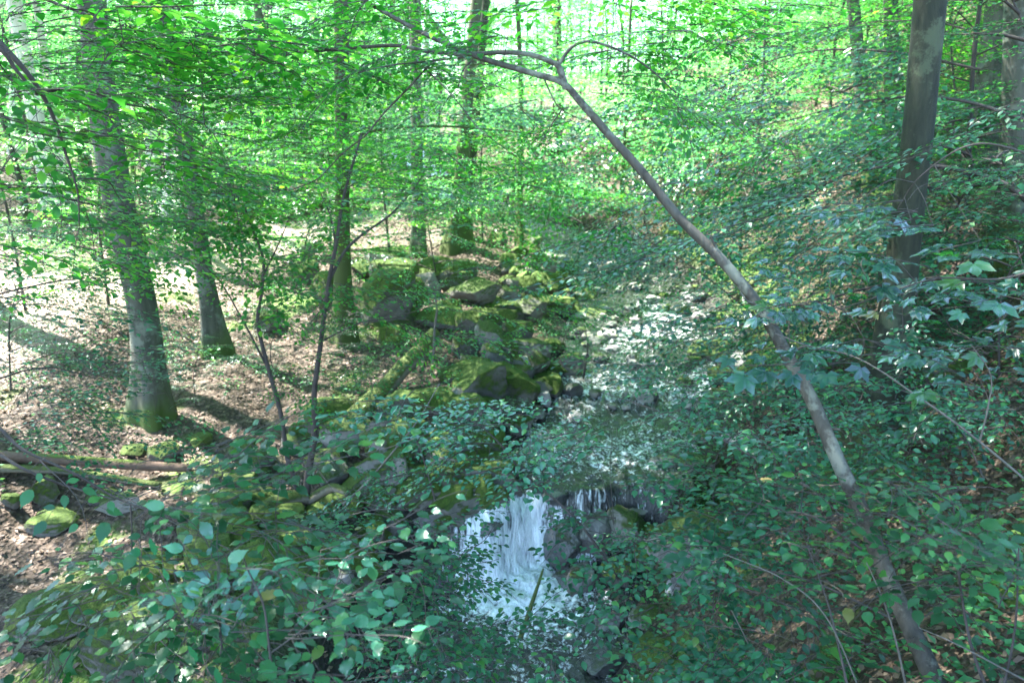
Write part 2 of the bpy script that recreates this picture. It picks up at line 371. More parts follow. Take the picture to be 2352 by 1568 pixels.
# ------------------------------------------------------------------ ground and water
def build_ground():
    u = np.linspace(-1, 1, 460); xs = 11 * u + 62 * u ** 5
    s = np.linspace(0, 1, 560); ys = -12 + 42 * s + 80 * s ** 4
    X, Y = np.meshgrid(xs, ys); Z = terrain(X, Y)
    n, m = X.shape; i = np.arange(n - 1)[:, None] * m; j = np.arange(m - 1)[None]
    q = np.stack([i + j, i + j + 1, i + m + j + 1, i + m + j], -1).reshape(-1, 4)
    d = X - XC(Y); W = WH(Y); wet = np.clip(1 - (np.abs(d) - W) / np.where((Y < 8.2) & (d < 0), 3.6, 1.2), 0, 1)
    px = np.interp(Y, [6, 12, 18, 24, 32, 45], [-9, -8.0, -5.8, -4.4, -5.2, -8]); pw = 1.3
    path = np.clip(1.4 - np.abs(X - px) / pw, 0, 1)
    me = mesh_np('ground', np.stack([X, Y, Z], -1).reshape(-1, 3), [q], M['ground'], attr={'wet': wet.ravel(), 'path': path.ravel()})
    tag(link('ground', me), kind='structure')
    # water sheet
    ys = np.concatenate([np.linspace(-6, 4, 60), np.linspace(4.03, 11.5, 430), np.linspace(11.55, 46, 420)]); a = np.linspace(-1, 1, 90)
    Yw = np.repeat(ys[:, None], 90, 1); Xw = XC(Yw) + a[None] * (WH(Yw) + .35)
    Z0 = streamz(Xw, Yw); e = .02
    slope = (streamz(Xw, Yw + e) - streamz(Xw, Yw - e)) / (2 * e)
    rough = np.clip(slope * 1.2, 0, 1)
    Zw = Z0 - .03 + (.012 + .05 * rough) * fbm2(Xw, Yw * .6, 1.3, 4) + .006 * fbm2(Xw, Yw, 5, 2)
    pl = np.array([at(1195, 1325, 7.0)[0], 7.30])
    r = np.hypot((Xw - pl[0]) / .66, (Yw - pl[1]) / .50)
    plunge = np.clip(1.15 - r, 0, 1)
    chute = np.exp(-((Xw - .20) / .22) ** 2) + .35 * np.exp(-((Xw - .98) / .22) ** 2)
    foam = np.clip(np.clip(slope * .9, 0, 1) * (.06 + .75 * chute) + plunge * 1.5 + .5 * np.clip(1.9 - r, 0, .7), 0, 1.3)
    foam = foam + .34 * np.exp(-((Yw - 6.3) / .8) ** 2) + .50 * np.exp(-((Yw - 9.0) / .9) ** 2) + .50 * np.exp(-((Yw - 11.0) / .9) ** 2) + .55 * np.exp(-((Yw - 14) / 3.4) ** 2) * np.clip(.35 + .9 * N2[0](np.stack([Xw, Yw * .6], -1), .45), 0, 1) + .3 * np.exp(-((Yw - 24) / 2.5) ** 2) + .10
    foam = np.clip(foam, 0, 1.2)
    k_ = np.clip((12 - Yw) / 4, .35, 1)
    Zw += k_ * (.016 * N2[1](np.stack([Xw, Yw * .7], -1), 3.4) + .010 * N2[2](np.stack([Xw, Yw * .8], -1), 7.0))
    Zw += plunge * (.05 + .05 * fbm2(Xw, Yw, 2.6, 3)) + np.clip(foam, 0, 1) * (.018 * N2[3](np.stack([Xw, Yw * .7], -1), 5.5) + .01 * N2[4](np.stack([Xw, Yw], -1), 10))
    n, m = Xw.shape; i = np.arange(n - 1)[:, None] * m; j = np.arange(m - 1)[None]
    q = np.stack([i + j, i + j + 1, i + m + j + 1, i + m + j], -1).reshape(-1, 4)
    me = mesh_np('water', np.stack([Xw, Yw, Zw], -1).reshape(-1, 3), [q], M['water'], attr={'foam': foam.ravel(), 'fall': np.clip(slope * 1.5, 0, 1).ravel()})
    tag(link('water', me), kind='structure')
build_ground()

# ------------------------------------------------------------------ rocks
def rock_mesh(seed, sub=5, cuts=13, flat=1.0):
    bm = bmesh.new(); bmesh.ops.create_icosphere(bm, subdivisions=sub, radius=1)
    V = np.array([v.co[:] for v in bm.verts]); Fa = np.array([[v.index for v in f.verts] for f in bm.faces]); bm.free()
    r = np.random.default_rng(seed)
    V = V * (1 + .16 * N3[seed % 5](V + seed, .28))[:, None]
    for k in range(cuts):
        n = unit(r.normal(size=3)); 
        if k == 0: n = unit(np.array([r.normal() * .15, r.normal() * .15, 1]))
        h = r.uniform(.46, .80); dd = V @ n - h
        V = V - np.where(dd > 0, dd * .96, 0)[:, None] * n
    nn = unit(V); V = V + nn * (.035 * N3[(seed + 1) % 5](V, 1.1) + .030 * (.5 - np.abs(N3[(seed + 2) % 5](V, 1.9))) + .012 * N3[(seed + 3) % 5](V, 5.5) + .009 * N3[(seed + 4) % 5](V, 11))[:, None]
    V[:, 2] *= flat; V /= np.abs(V).max(0)
    return V, Fa
ROCKV = {}
def rock_me(seed, m):  # a shape is shared by every rock of its kind
    k = (seed, m)
    if k not in ROCKV:
        V, Fa = rock_mesh(seed); ROCKV[k] = mesh_np('rock', V, [Fa], M[m])
    return ROCKV[k]
def rock(px, py, w, h, mt, label, name='boulder', cat='boulder', seed=None, dep=.8, rz=None, sink=.2, group=None, tilt=0, n=[0]):
    "px,py: middle of its foot in the picture; w,h: width and height there"
    n[0] += 1; p = gp(px, py); dist = math.hypot(p[1], p[2]); k = dist / F
    W = w * k; H = h * k * 1.05; D = W * dep
    o = link(name, rock_me(seed if seed is not None else n[0] % 11, mt), loc=(p[0], p[1] + D * .35, p[2] + H * (.5 - sink)), rot=(R(random.uniform(-6, 6)), R(tilt), R(rz if rz is not None else random.uniform(-25, 25))), scale=(W / 2, D / 2, H / 2 * (1 + sink)))
    return tag(o, label, cat, group)
RK = [ # px,py,w,h,material,label[,kw]
 (880,745,165,150,'rock_moss','tallest moss-covered boulder behind the thin dark twin stems', dict(seed=3,dep=1)),
 (850,640,130,50,'rock_moss','flat mossy ledge rock lying on top behind the tallest boulder', {}),
 (895,800,95,55,'rock_moss','low green mossy block lying on brown leaves before the tallest boulder', dict(seed=1)),
 (1010,755,130,60,'rock_moss','long mossy slab beside the tallest boulder above the gravel ledge', {}),
 (1130,760,120,65,'rock_moss','mossy block above the leaning log with a brown bare side', {}),
 (1090,695,150,60,'rock_half','grey and green slab half buried under the drooping beech spray', {}),
 (1060,830,75,70,'rock_moss','rounded mossy rock standing just behind the tip of the leaning log', dict(seed=5)),
 (1150,815,110,42,'rock_half','wedge-shaped rock with mossy upper edge beside a sunlit gap', {}),
 (1160,925,165,85,'rock_moss','large flat-topped mossy boulder at the water with pale stones on its far side', dict(seed=8,dep=.9)),
 (1250,890,70,40,'rock_half','small greenish stone wedged beyond the large flat-topped boulder', {}),
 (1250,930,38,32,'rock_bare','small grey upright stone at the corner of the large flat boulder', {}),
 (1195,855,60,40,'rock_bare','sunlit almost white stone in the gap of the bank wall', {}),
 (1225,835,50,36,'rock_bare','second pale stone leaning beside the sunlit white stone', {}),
 (1345,700,85,42,'rock_half','smooth tan boulder with a bald top at the edge of the stream', dict(seed=6)),
 (1350,740,110,36,'rock_half','broad yellowish mossy slab just below the smooth tan boulder', {}),
 (1270,720,110,48,'rock_moss','long dark mossy rock pointing at the smooth tan boulder', {}),
 (1255,670,80,50,'rock_moss','humped green boulder on the stream bend with a cleft', dict(seed=9)),
 (1300,635,75,40,'rock_moss','mossy boulder with a split face touching the upper pool', {}),
 (1240,620,70,38,'rock_moss','moss hump behind the boulder with the split face', {}),
 (1175,615,60,36,'rock_moss','pointed small mossy rock on the upper bank', {}),
 (1200,665,80,30,'rock_half','flat grey stone surrounded by moss humps on the bend', {}),
 (1190,590,50,24,'rock_moss','low mossy stone near the slim mossy trunk by the upper rapids', {}),
 (1140,560,55,26,'rock_moss','small moss cushion rock below the far sunlit rapids', {}),
 (612,765,75,70,'rock_moss','dark squat mossy boulder alone on the leafy slope', dict(seed=2)),
 (690,650,90,60,'rock_moss','mossy hummock rock overgrown with seedlings near the path', {}),
 (740,690,80,90,'rock_moss','steep moss-grown rock just behind the mossy trunk', {}),
 (700,590,80,45,'rock_moss','fern-covered moss rock at the edge of the trodden path', {}),
 (552,1055,70,65,'rock_moss','rounded sunlit mossy boulder at the end of the brown hollow', dict(seed=4)),
 (602,1062,50,32,'rock_half','small egg-shaped grey stone beside the rounded sunlit boulder', {}),
 (665,1045,85,45,'rock_half','grey ledge with yellow-green moss behind the thin leaning stem', {}),
 (690,1010,60,40,'rock_moss','bright mossy knob above the grey ledge', {}),
 (90,1165,80,70,'rock_moss','pointed sunlit mossy boulder on the bright leafy ground', dict(seed=7,dep=.7)),
 (110,1195,65,24,'rock_half','low oval stone between the pointed and the broad mossy boulders', {}),
 (105,1235,110,50,'rock_moss','broad dark mossy boulder before the pointed one', dict(seed=10)),
 (365,1065,80,45,'rock_moss','mossy mound rock with sunny seedlings near the fallen log', {}),
 (455,1030,60,35,'rock_moss','shaded moss stone at the foot of the big beech', {}),
 (300,1050,60,30,'rock_moss','small mossy lump among bright seedlings', {}),
 (15,1170,50,40,'rock_moss','dark mossy stone cut by the picture edge beside the pointed boulder', {}),
 (230,1160,90,35,'rock_half','flat pale slab in the sunlit hollow under the hanging stems', {}),
 (260,1190,110,45,'rock_half','greenish slab partly hidden by hazel leaves', {}),
 (270,1568,260,110,'rock_moss','big mossy slab under the broad leaves at the near bank', dict(seed=0,dep=.7)),
 (110,1480,200,100,'rock_moss','dark rock deep under the near foliage', {}),
 (1050,990,140,90,'rock_moss','tall slanting mossy rock face beneath the pale leafy spray', dict(seed=3)),
 (1020,1060,170,70,'rock_moss','broad mossy step rock under the slanting face', {}),
 (860,1060,70,55,'rock_moss','narrow dark moss rock behind the diagonal dead stem', {}),
 (800,1060,50,45,'rock_moss','small dark mossy stone beside the twin stems', {}),
 (930,1010,90,45,'rock_moss','mossy rock at the lower end of the leaning log', {}),
 (860,1125,110,60,'rock_moss','grey-green block with rounded edges above the dark pool', dict(seed=6)),
 (960,1120,100,50,'rock_moss','layered dark slab next to the rounded grey-green block', {}),
 (955,1175,130,55,'rock_half','layered schist ledge with thin mossy steps', {}),
 (975,1230,110,50,'rock_wet','dark layered rock close above the plunge pool', {}),
 (1080,1195,100,75,'rock_wet','rounded wet rock beside the waterfall lip', dict(seed=5)),
 (1130,1145,150,85,'rock_half','pale grey sloping rock where the water drops', dict(seed=1,dep=.7)),
 (1090,1250,130,60,'rock_wet','low wet black rock in the spray of the fall', {}),
 (1190,1090,60,50,'rock_half','grey stone above the lip of the fall', {}),
 (1225,1060,40,70,'rock_bare','upright pale stone rising between leaves above the fall', {}),
 (770,1330,130,90,'rock_moss','mossy boulder at the dark corner of the plunge pool', dict(seed=9)),
 (840,1260,110,70,'rock_moss','dark moss-topped boulder overhanging the black hollow', {}),
 (770,1190,120,60,'rock_moss','mossy ledge beneath the forked roots', {}),
 (1320,1400,100,80,'rock_wet','black glistening rock splitting the current below the foam', dict(seed=2,dep=1.2)),
 (1400,1470,90,60,'rock_wet','second wet black rock downstream of the foam', {}),
 (1390,1560,120,40,'rock_wet','flat wet stone at the water close to the camera', {}),
 (1600,1350,260,140,'rock_half','big brown and mossy boulder in the shade under the hanging twigs', dict(seed=7)),
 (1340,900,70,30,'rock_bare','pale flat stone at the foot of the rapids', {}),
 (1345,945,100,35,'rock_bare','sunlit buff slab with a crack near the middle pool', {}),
 (1440,880,45,26,'rock_moss','yellow mossy pebble-shaped rock in bright rapids', {}),
 (1500,870,60,40,'rock_wet','dark stone with white water pouring round it', {}),
 (1480,770,80,36,'rock_half','buff flat boulder in the middle of the glaring rapids', {}),
 (1590,700,70,34,'rock_wet','dark low boulder in the bright rapids near the far bank', {}),
 (1640,830,110,55,'rock_half','blocky boulder under the overhanging bank twigs beside the rapids', {}),
 (1430,655,60,28,'rock_wet','dark stone breaking the current just under the upper pool', {}),
 (1540,905,90,44,'rock_wet','wet dark boulder dividing the middle rapids', {}),
 (1400,815,60,34,'rock_half','small tan boulder at the upstream end of the green bush', {}),
 (1720,790,90,50,'rock_half','brownish stone by the stream beside the leaning trunk', {}),
 (1900,860,120,50,'rock_moss','yellow-green mossy rock on the shaded slope', {}),
 (2180,880,150,60,'rock_moss','mossy ledge on the leafy slope under maple leaves', {}),
 (2150,1030,170,60,'rock_moss','long dark moss bank rock beside the grey trunk', {}),
 (1335,1265,110,95,'rock_wet','black streaming rock splitting the waterfall in two', dict(seed=4,dep=.6)),
 (1480,1200,120,60,'rock_wet','low black rock on the lip of the fall under hornbeam leaves', dict(seed=6)),
 (1550,1085,110,40,'rock_wet','flat dark rock with bluish water on both sides', {}),
]
for q in RK:
    rock(*q[:6], **q[6])
def wall():
    r = np.random.default_rng(8); k = 0
    for (x0, y0, x1, y1, sl, n, w0, w1) in ((720, 930, 1150, 1180, .0, 42, 70, 150), (1000, 780, 1300, 900, .15, 20, 55, 110), (880, 620, 1230, 790, .2, 26, 60, 125), (1000, 1080, 1180, 1230, .3, 8, 90, 140), (1130, 560, 1330, 680, .5, 16, 35, 70), (480, 1010, 760, 1120, 0, 9, 35, 70), (860, 1160, 1080, 1270, 0, 9, 70, 120), (560, 1180, 860, 1420, 0, 12, 90, 170), (120, 1250, 620, 1540, 0, 12, 110, 220)):
        for _ in range(n):
            px = r.uniform(x0, x1); py = r.uniform(y0, y1) + sl * (px - x0)
            if abs((px - 800) * 220 + (py - 985) * 200) / 297 < 60 and 740 < py < 1000: continue
            w_ = r.uniform(w0, w1); mt = ['rock_moss', 'rock_moss', 'rock_half' if y0 < 1170 else 'rock_moss'][r.integers(3)]
            rock(px, py, w_, w_ * r.uniform(.45, .75), mt, {'rock_moss': 'one of the many moss-covered blocks tumbled together in the bank wall', 'rock_half': 'one of the half bare grey blocks wedged in the bank wall'}[mt], seed=int(r.integers(11)), dep=r.uniform(.7, 1.1), group={'rock_moss': 'mossy blocks of the bank wall', 'rock_half': 'half bare blocks of the bank wall'}[mt])
wall()
for i, (x, y, z, sx, sy, sz, mt, lab) in enumerate([
 (.62, 7.72, -4.72, .26, .24, .34, 'rock_wet', 'black upright rock beside the white chute of the fall'),
 (.98, 7.86, -4.66, .28, .26, .36, 'rock_wet', 'blocky wet rock in the middle of the fall'),
 (1.38, 7.95, -4.60, .30, .28, .40, 'rock_half', 'grey rock with a moss cap at the far side of the fall'),
 (.78, 7.42, -4.93, .22, .20, .20, 'rock_wet', 'low black rock at the foot of the fall beside the foam'),
 (1.22, 7.50, -4.90, .28, .22, .24, 'rock_moss', 'moss-topped rock at the foot of the fall under hanging leaves'),
 (1.62, 7.70, -4.80, .30, .26, .30, 'rock_moss', 'rounded moss rock tucked between the fall and the slope'),
 (-.36, 7.78, -4.66, .24, .26, .36, 'rock_wet', 'dark wet rock walling in the bank side of the chute'),
 (.50, 7.98, -4.22, .16, .15, .10, 'rock_wet', 'small black stone parting the water on the lip'),
]):
    tag(link('boulder', rock_me(i + 2, mt), loc=(x, y, z), rot=(0, 0, i * 1.3), scale=(sx, sy, sz)), lab, 'boulder')
# loose stones of the stream bed
def stones():
    ms = ['rock_bare', 'rock_wet', 'rock_half', 'rock_moss']; lab = {'rock_bare': 'small pale bare stone lying in the rapids', 'rock_wet': 'small dark wet stone lying in the stream', 'rock_half': 'small partly mossy stone at the edge of the water', 'rock_moss': 'small fully mossy stone packed into the bank'}
    r = np.random.default_rng(5); k = 0
    while k < 230:
        y = r.uniform(5.5, 26) if r.uniform() < .75 else r.uniform(8, 15); side = r.uniform(-1, 1) * (1.25 if r.uniform() < .6 else .9); x = XC(y) + side * (WH(y) + .25)
        if .0 < y - 6 < 2 and abs(x - .2) < .5: continue
        inn = abs(side) < .85
        if inn and r.uniform() < .45: continue
        if inn and (y < 10): continue
        s = r.uniform(.06, .20) * (1 if inn else 1.4)
        mt = ms[r.choice(4, p=[.42, .33, .2, .05] if inn else [.1, .1, .4, .4])]
        z = gz(x, y)
        if inn: z = float(streamz(np.array([x]), np.array([y]))[0]) - s * .1
        o = link('stone', rock_me(int(r.integers(11)), mt), loc=(x, y, z + s * .1), rot=(0, 0, r.uniform(0, 6)), scale=(s, s * r.uniform(.7, 1.1), s * r.uniform(.45, .8)))
        tag(o, lab[mt], 'stone', lab[mt].replace('small', 'loose').replace(' stone ', ' stones ')); k += 1
stones()

# ------------------------------------------------------------------ big trees
def flare_tube(tb, pts, r0, r1, k=20, roots=5, seed=0, fl=.9, fh=.55):
    C = curve(pts, 44); n = len(C); h = np.linalg.norm(C - C[0], axis=1)
    L = h[-1]; rad = r0 + (r1 - r0) * (h / L) ** .85
    rs = np.random.default_rng(seed); ph = rs.uniform(0, 6.28, roots); an = np.sort(rs.uniform(0, 6.28, roots))
    th = np.arange(k) * 2 * math.pi / k
    fa = np.exp(-h / fh)[:, None]
    lob = sum(np.exp(-((np.angle(np.exp(1j * (th[None] - a)))) / .38) ** 2) for a in an)
    wob = .05 * np.sin(2 * th[None] + h[:, None] * 1.3 + ph[0]) + .03 * np.sin(3 * th[None] - h[:, None] * 2 + ph[1])
    rr = rad[:, None] * (1 + wob + fl * fa * (.25 + lob))
    V = C[:, None] + rr[..., None] * np.stack([np.cos(th), np.sin(th), 0 * th], -1)[None]
    V[0, :, 2] -= .35
    i = np.arange(n - 1)[:, None] * k; j = np.arange(k)[None]; j2 = (j + 1) % k
    q = np.stack([i + j, i + j2, i + k + j2, i + k + j], -1).reshape(-1, 4) + tb.n
    tb.V.append(V.reshape(-1, 3)); tb.Fq.append(q); tb.n += n * k; tb.Ft.append(np.zeros((0, 3), int))
    return C, rad
# overhead crowns (above the frame): shared crown meshes of clumped leaves
def crown_mesh(seed, Rr=4.4, Hh=6, n=120, leaf=.115, m='beech'):
    r = np.random.default_rng(seed); pl = pool(seed, 1.5, leaf, 5, step=.20, lstep=.9, jit=.35)
    f = Foliage(); t = Tubes()
    for i in range(n):
        a = r.uniform(0, 6.28); zz = r.uniform(0, 1); rad = Rr * math.sqrt(r.uniform(.05, 1)) * math.sqrt(max(.05, 1 - (zz * 1.9 - .8) ** 2 * .8))
        p = np.array([rad * math.cos(a), rad * math.sin(a), zz * Hh])
        for _ in range(3):
            a2 = a + r.normal(0, .8); put(f, None, pl[r.integers(5)], p + r.normal(0, .3, 3), (math.cos(a2), math.sin(a2), r.uniform(-.2, .3)), r.normal(0, .35))
        if i % 3 == 0: t.add(curve([(0, 0, zz * Hh - rad * .7), p * np.array([.5, .5, 1]) - [0, 0, rad * .25], p], 8), np.linspace(.07, .015, 9)[:len(curve([(0, 0, 0), (0, 0, 1), (0, 0, 2)], 8))], 5)
    return f.mesh('crown', M[m], 'lo'), t.mesh('limbs', M['bark_beech'])
CR = [crown_mesh(40 + i) for i in range(3)]
def add_crown(root, loc, i, s=1.0, rz=0):
    c = link('crown', CR[i][0], root, loc, (0, 0, rz), (s, s, s)); link('limb', CR[i][1], root, loc, (0, 0, rz), (s, s, s)); return c
def tree(px, py, w, top, label, m='bark_beech', H=14, crown=True, name='beech_tree', cat='tree', group=None, seed=1, mid=None, taper=.55, ts=1.0, base=None, fl=.9):
    "foot at picture point; top: picture point its axis passes higher up (at about the same depth)"
    p = gp(px, py) if base is None else np.array(base, float); d = math.hypot(p[1], p[2]); r0 = w / 2 * d / F
    q = at(top[0], top[1], p[1] * (1 + (top[2] if len(top) > 2 else 0))); ax = (q - p) / max(.5, (q - p)[2])
    pts = [p]
    if mid: pts.append(at(mid[0], mid[1], p[1]))
    pts += [q, p + ax * H * .75 + np.array([random.uniform(-.3, .3), random.uniform(-.3, .3), 0]), p + ax * H]
    pts = [np.array(a) - p for a in pts]
    pts = [pts[0]] + sorted(pts[1:], key=lambda a: a[2])
    root = empty(name, p, label, cat, group)
    tb = Tubes(); C, rad = flare_tube(tb, pts, r0, r0 * taper, seed=seed, fl=fl); link('trunk', tb.mesh('trunk', M[m]), root)
    if crown: add_crown(root, tuple(C[-1] - np.array([0, 0, 3.5])), seed % 3, ts, seed * 1.3)
    return root
tree(348, 965, 62, (245, 300), 'big smooth beech with sunlit side, thick leaning trunk', H=12, seed=1, mid=(330, 720), taper=.75, ts=.9)
tree(500, 815, 40, (420, 300), 'second grey beech with mossy spreading foot on the slope', H=13, seed=2, mid=(470, 640))
tree(790, 790, 36, (785, 250), 'straight moss-green trunk behind the thin dark twin stems', 'bark_moss', H=13, seed=3)
tree(965, 590, 28, (955, 200), 'grey trunk with ivy-like green leaves at its foot', H=20, seed=4)
tree(1042, 580, 30, (1085, 100), 'greenish fluted trunk beside the path with spreading foot', 'bark_moss', H=20, seed=5, fl=1.3)
tree(1070, 545, 22, (1110, 60), 'darker trunk standing close behind the fluted one', 'bark_dark', H=21, seed=6)
tree(1192, 560, 14, (1196, 200), 'slim mossy stem growing between rocks by the upper rapids', 'bark_moss', H=9, seed=7, crown=False)
tree(2020, 1062, 66, (2135, 30, .0), 'tall dark straight trunk rising from the shaded slope', 'bark_dark', H=13, seed=8, mid=(2085, 500), taper=.7, name='maple_tree')
tree(2240, 430, 62, (2300, 0), 'broad pale greenish trunk on the upper slope', 'bark_beech', H=14, seed=9, base=None)
tree(2330, 560, 62, (2340, 100), 'sun-flecked thick trunk at the picture edge', 'bark_beech', H=14, seed=10)
tree(2055, 400, 34, (2045, 0), 'slender pale trunk just beside the tall dark one', 'bark_beech', H=13, seed=11)
tree(2005, 420, 32, (1965, 60), 'slender leaning trunk seen through hornbeam sprays', 'bark_beech', H=13, seed=12)
tree(310, 560, 24, (215, 60), 'tan mossy trunk just behind the big smooth beech', 'bark_moss', H=14, seed=13)
tree(400, 500, 28, (385, 20), 'pale trunk catching a stripe of sun beyond the second beech', 'bark_sunlit', H=26, seed=14)
tree(120, 480, 34, (82, 270), 'thickest white sunlit trunk of the bright wood', 'bark_sunlit', H=26, seed=15)
tree(155, 470, 18, (120, 250), 'thin white sunlit trunk next to the thickest white one', 'bark_sunlit', H=13, seed=16, crown=False)
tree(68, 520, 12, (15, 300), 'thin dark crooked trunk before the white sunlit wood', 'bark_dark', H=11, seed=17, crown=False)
tree(985, 470, 13, (980, 200), 'narrow stem lit white along its whole length', 'bark_sunlit', H=12, seed=18, crown=False)
tree(700, 400, 24, (620, 60), 'grey trunk in the shaded far wood above the path', H=14, seed=19)
tree(640, 470, 18, (600, 100), 'thin trunk rising behind the trodden path', H=13, seed=20, crown=False)
g = 'slim far trunks in the bright wood'
rs = np.random.default_rng(3)
for i in range(46):
    if i < 18: px = rs.uniform(-30, 480); 
    elif i < 32: px = rs.uniform(480, 1350)
    else: px = rs.uniform(1500, 2352)
    y = rs.uniform(19, 42); x = (px - 1176) / F * y * 1.0
    if abs(x - XC(y)) < 1.6: x += 3
    r0 = rs.uniform(.06, .20)
    tree(0, 0, r0 * 2 * F / y, ((px - 1176) * 1.03 + 1176, 150), 'slim far trunk among the sunlit leaves of the wood', ['bark_beech', 'bark_sunlit', 'bark_moss'][rs.integers(3)], H=rs.uniform(9, 14), group=g, seed=100 + i, crown=(i % 7 == 0), base=(x, y, gz(x, y)), fl=.4)

# ------------------------------------------------------------------ young layered beeches (understory), shared meshes
def sapling_meshes(seed, H=5, n=34, leaf=.075, m='beech', L=1.3, low=.12, lod='lo', rad=.03, step=.10, lean=.1):
    r = np.random.default_rng(seed); pl = pool(seed + 500, 1.0, leaf, 6, step=step, lstep=.7, droop=.16, jit=.25)
    f = Foliage(); t = Tubes()
    ax = curve([(0, 0, -.15), (r.normal(0, lean), r.normal(0, lean), H * .4), (r.normal(0, lean * 2), r.normal(0, lean * 2), H * .75), (r.normal(0, lean * 3), r.normal(0, lean * 3), H)], 24)
    t.add(ax, np.linspace(rad, rad * .2, len(ax)), 6); tw = Tubes()
    for i in range(n):
        s = low + (1 - low) * (i + r.uniform(0, .9)) / n; p = ax[min(len(ax) - 1, int(s * (len(ax) - 1)))]
        a = i * 2.4 + r.normal(0, .3); l = L * (1.12 - .75 * (s - low)) * r.uniform(.7, 1.25)
        d = np.array([math.cos(a), math.sin(a), 0]); e = p + d * l * .55 + [0, 0, l * .14]
        c = curve([p, p + d * l * .25 + [0, 0, l * .09], e], 6); tw.add(c, np.linspace(.010, .005, len(c)), 4)
        put(f, tw, pl[r.integers(6)], e, d + [0, 0, r.uniform(-.12, .12)], r.normal(0, .18), l * .8, twmin=1)
        put(f, tw, pl[r.integers(6)], c[3], frame(d) @ np.array([.7, .75, .02]), r.normal(0, .2), l * .55, twmin=1)
        put(f, tw, pl[r.integers(6)], c[4], frame(d) @ np.array([.7, -.75, .02]), r.normal(0, .2), l * .6, twmin=1)
    return t.mesh('trunk', M['twig']), tw.mesh('branches', M['twig']), f.mesh('foliage', M[m], lod)
SAP = {}
for i in range(3):
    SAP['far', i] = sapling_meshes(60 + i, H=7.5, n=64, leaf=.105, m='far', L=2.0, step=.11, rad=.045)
    SAP['mid', i] = sapling_meshes(70 + i, H=4.8, n=44, leaf=.072, m='beech', L=1.55, step=.085)
    SAP['low', i] = sapling_meshes(80 + i, H=1.7, n=24, leaf=.062, m='hornbeam', L=.75, rad=.012, step=.08)
def sapling(kind, i, x, y, s, rz, label, group=None, name='young_beech', cat='young tree'):
    root = empty(name, (x, y, gz(x, y)), label, cat, group); root.rotation_euler = (random.uniform(-.05, .05), random.uniform(-.05, .05), rz); root.scale = (s, s, s)
    for nm, me in zip(('trunk', 'branch', 'foliage'), SAP[kind, i % 3]): link(nm, me, root)
    return root
rs = np.random.default_rng(9)
def far_saps():
    r2 = np.random.default_rng(2)
    k = 0; pts = []
    for _ in range(9000):
        if k >= 240: break
        y = rs.uniform(9, 52); x = rs.uniform(-1, 1) * (y * .76 + 1.5); d = x - XC(y)
        if d > 0 and (d < 2.6 or y < 8 or (y < 17 and d < 4.2)): continue
        if d < 0 and (y < 22 and x > -10.5): continue
        if d < 0 and x < -8 and y < 30 and (k * 7919) % 3: continue
        if d < 0 and y < 13: continue
        if abs(d) < 1.8 and y < 27: continue
        if y > 30 and .10 < x / y < .24 and r2.uniform() < .5: continue
        rmin = 1.7 if y < 22 else 2.6
        if any((x - a) ** 2 + (y - b) ** 2 < rmin for a, b in pts): continue
        pts.append((x, y)); k += 1
        near = y < 17
        lab = ('layered young hornbeam or beech on the steep shaded bank across the water' if near else 'young beech in bright sun on the steep bank across the water') if d > 0 else 'young beech in bright sun on the gentle slope beyond the path'
        gr = ('layered young trees of the shaded bank' if near else 'sunlit young beeches of the steep bank') if d > 0 else 'sunlit young beeches of the gentle slope'
        sapling('mid' if near else 'far', k, x, y, rs.uniform(.7, 1.15) if near else rs.uniform(.8, 1.2) * (1 + max(0, y - 28) / 40), rs.uniform(0, 6.28), lab, gr)
far_saps()
def slope_shrubs():
    r = np.random.default_rng(44); k = 0; pts = []
    while k < 34:
        y = r.uniform(6.5, 17); x = XC(y) + WH(y) + r.uniform(.8, 7); 
        if x > y * .75 or any((x - a) ** 2 + (y - b) ** 2 < .8 for a, b in pts): continue
        pts.append((x, y)); k += 1
        sapling('low', k, x, y, r.uniform(.6, 1.0), r.uniform(0, 6.28), 'knee-high leafy shrub among the layered trees of the shaded bank', 'knee-high shrubs of the shaded bank', 'hornbeam_shrub', 'shrub')
slope_shrubs()
# far hillside woodland beyond counting
def woodland():
    r = np.random.default_rng(77); pl = pool(900, 2.2, .26, 5, step=.34, lstep=.85, jit=.35); f = Foliage()
    for _ in range(2200):
        y = r.uniform(46, 85); x = r.uniform(-1, 1) * (y * .8 + 3); z = gz(x, y) + r.uniform(.5, 10) * (.45 if -.02 < (x / y) < .42 else 1)
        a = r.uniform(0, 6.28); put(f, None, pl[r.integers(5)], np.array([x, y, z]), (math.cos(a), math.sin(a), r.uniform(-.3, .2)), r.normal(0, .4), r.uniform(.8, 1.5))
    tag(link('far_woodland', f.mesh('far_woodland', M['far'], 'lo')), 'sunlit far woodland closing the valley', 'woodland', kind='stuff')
woodland()

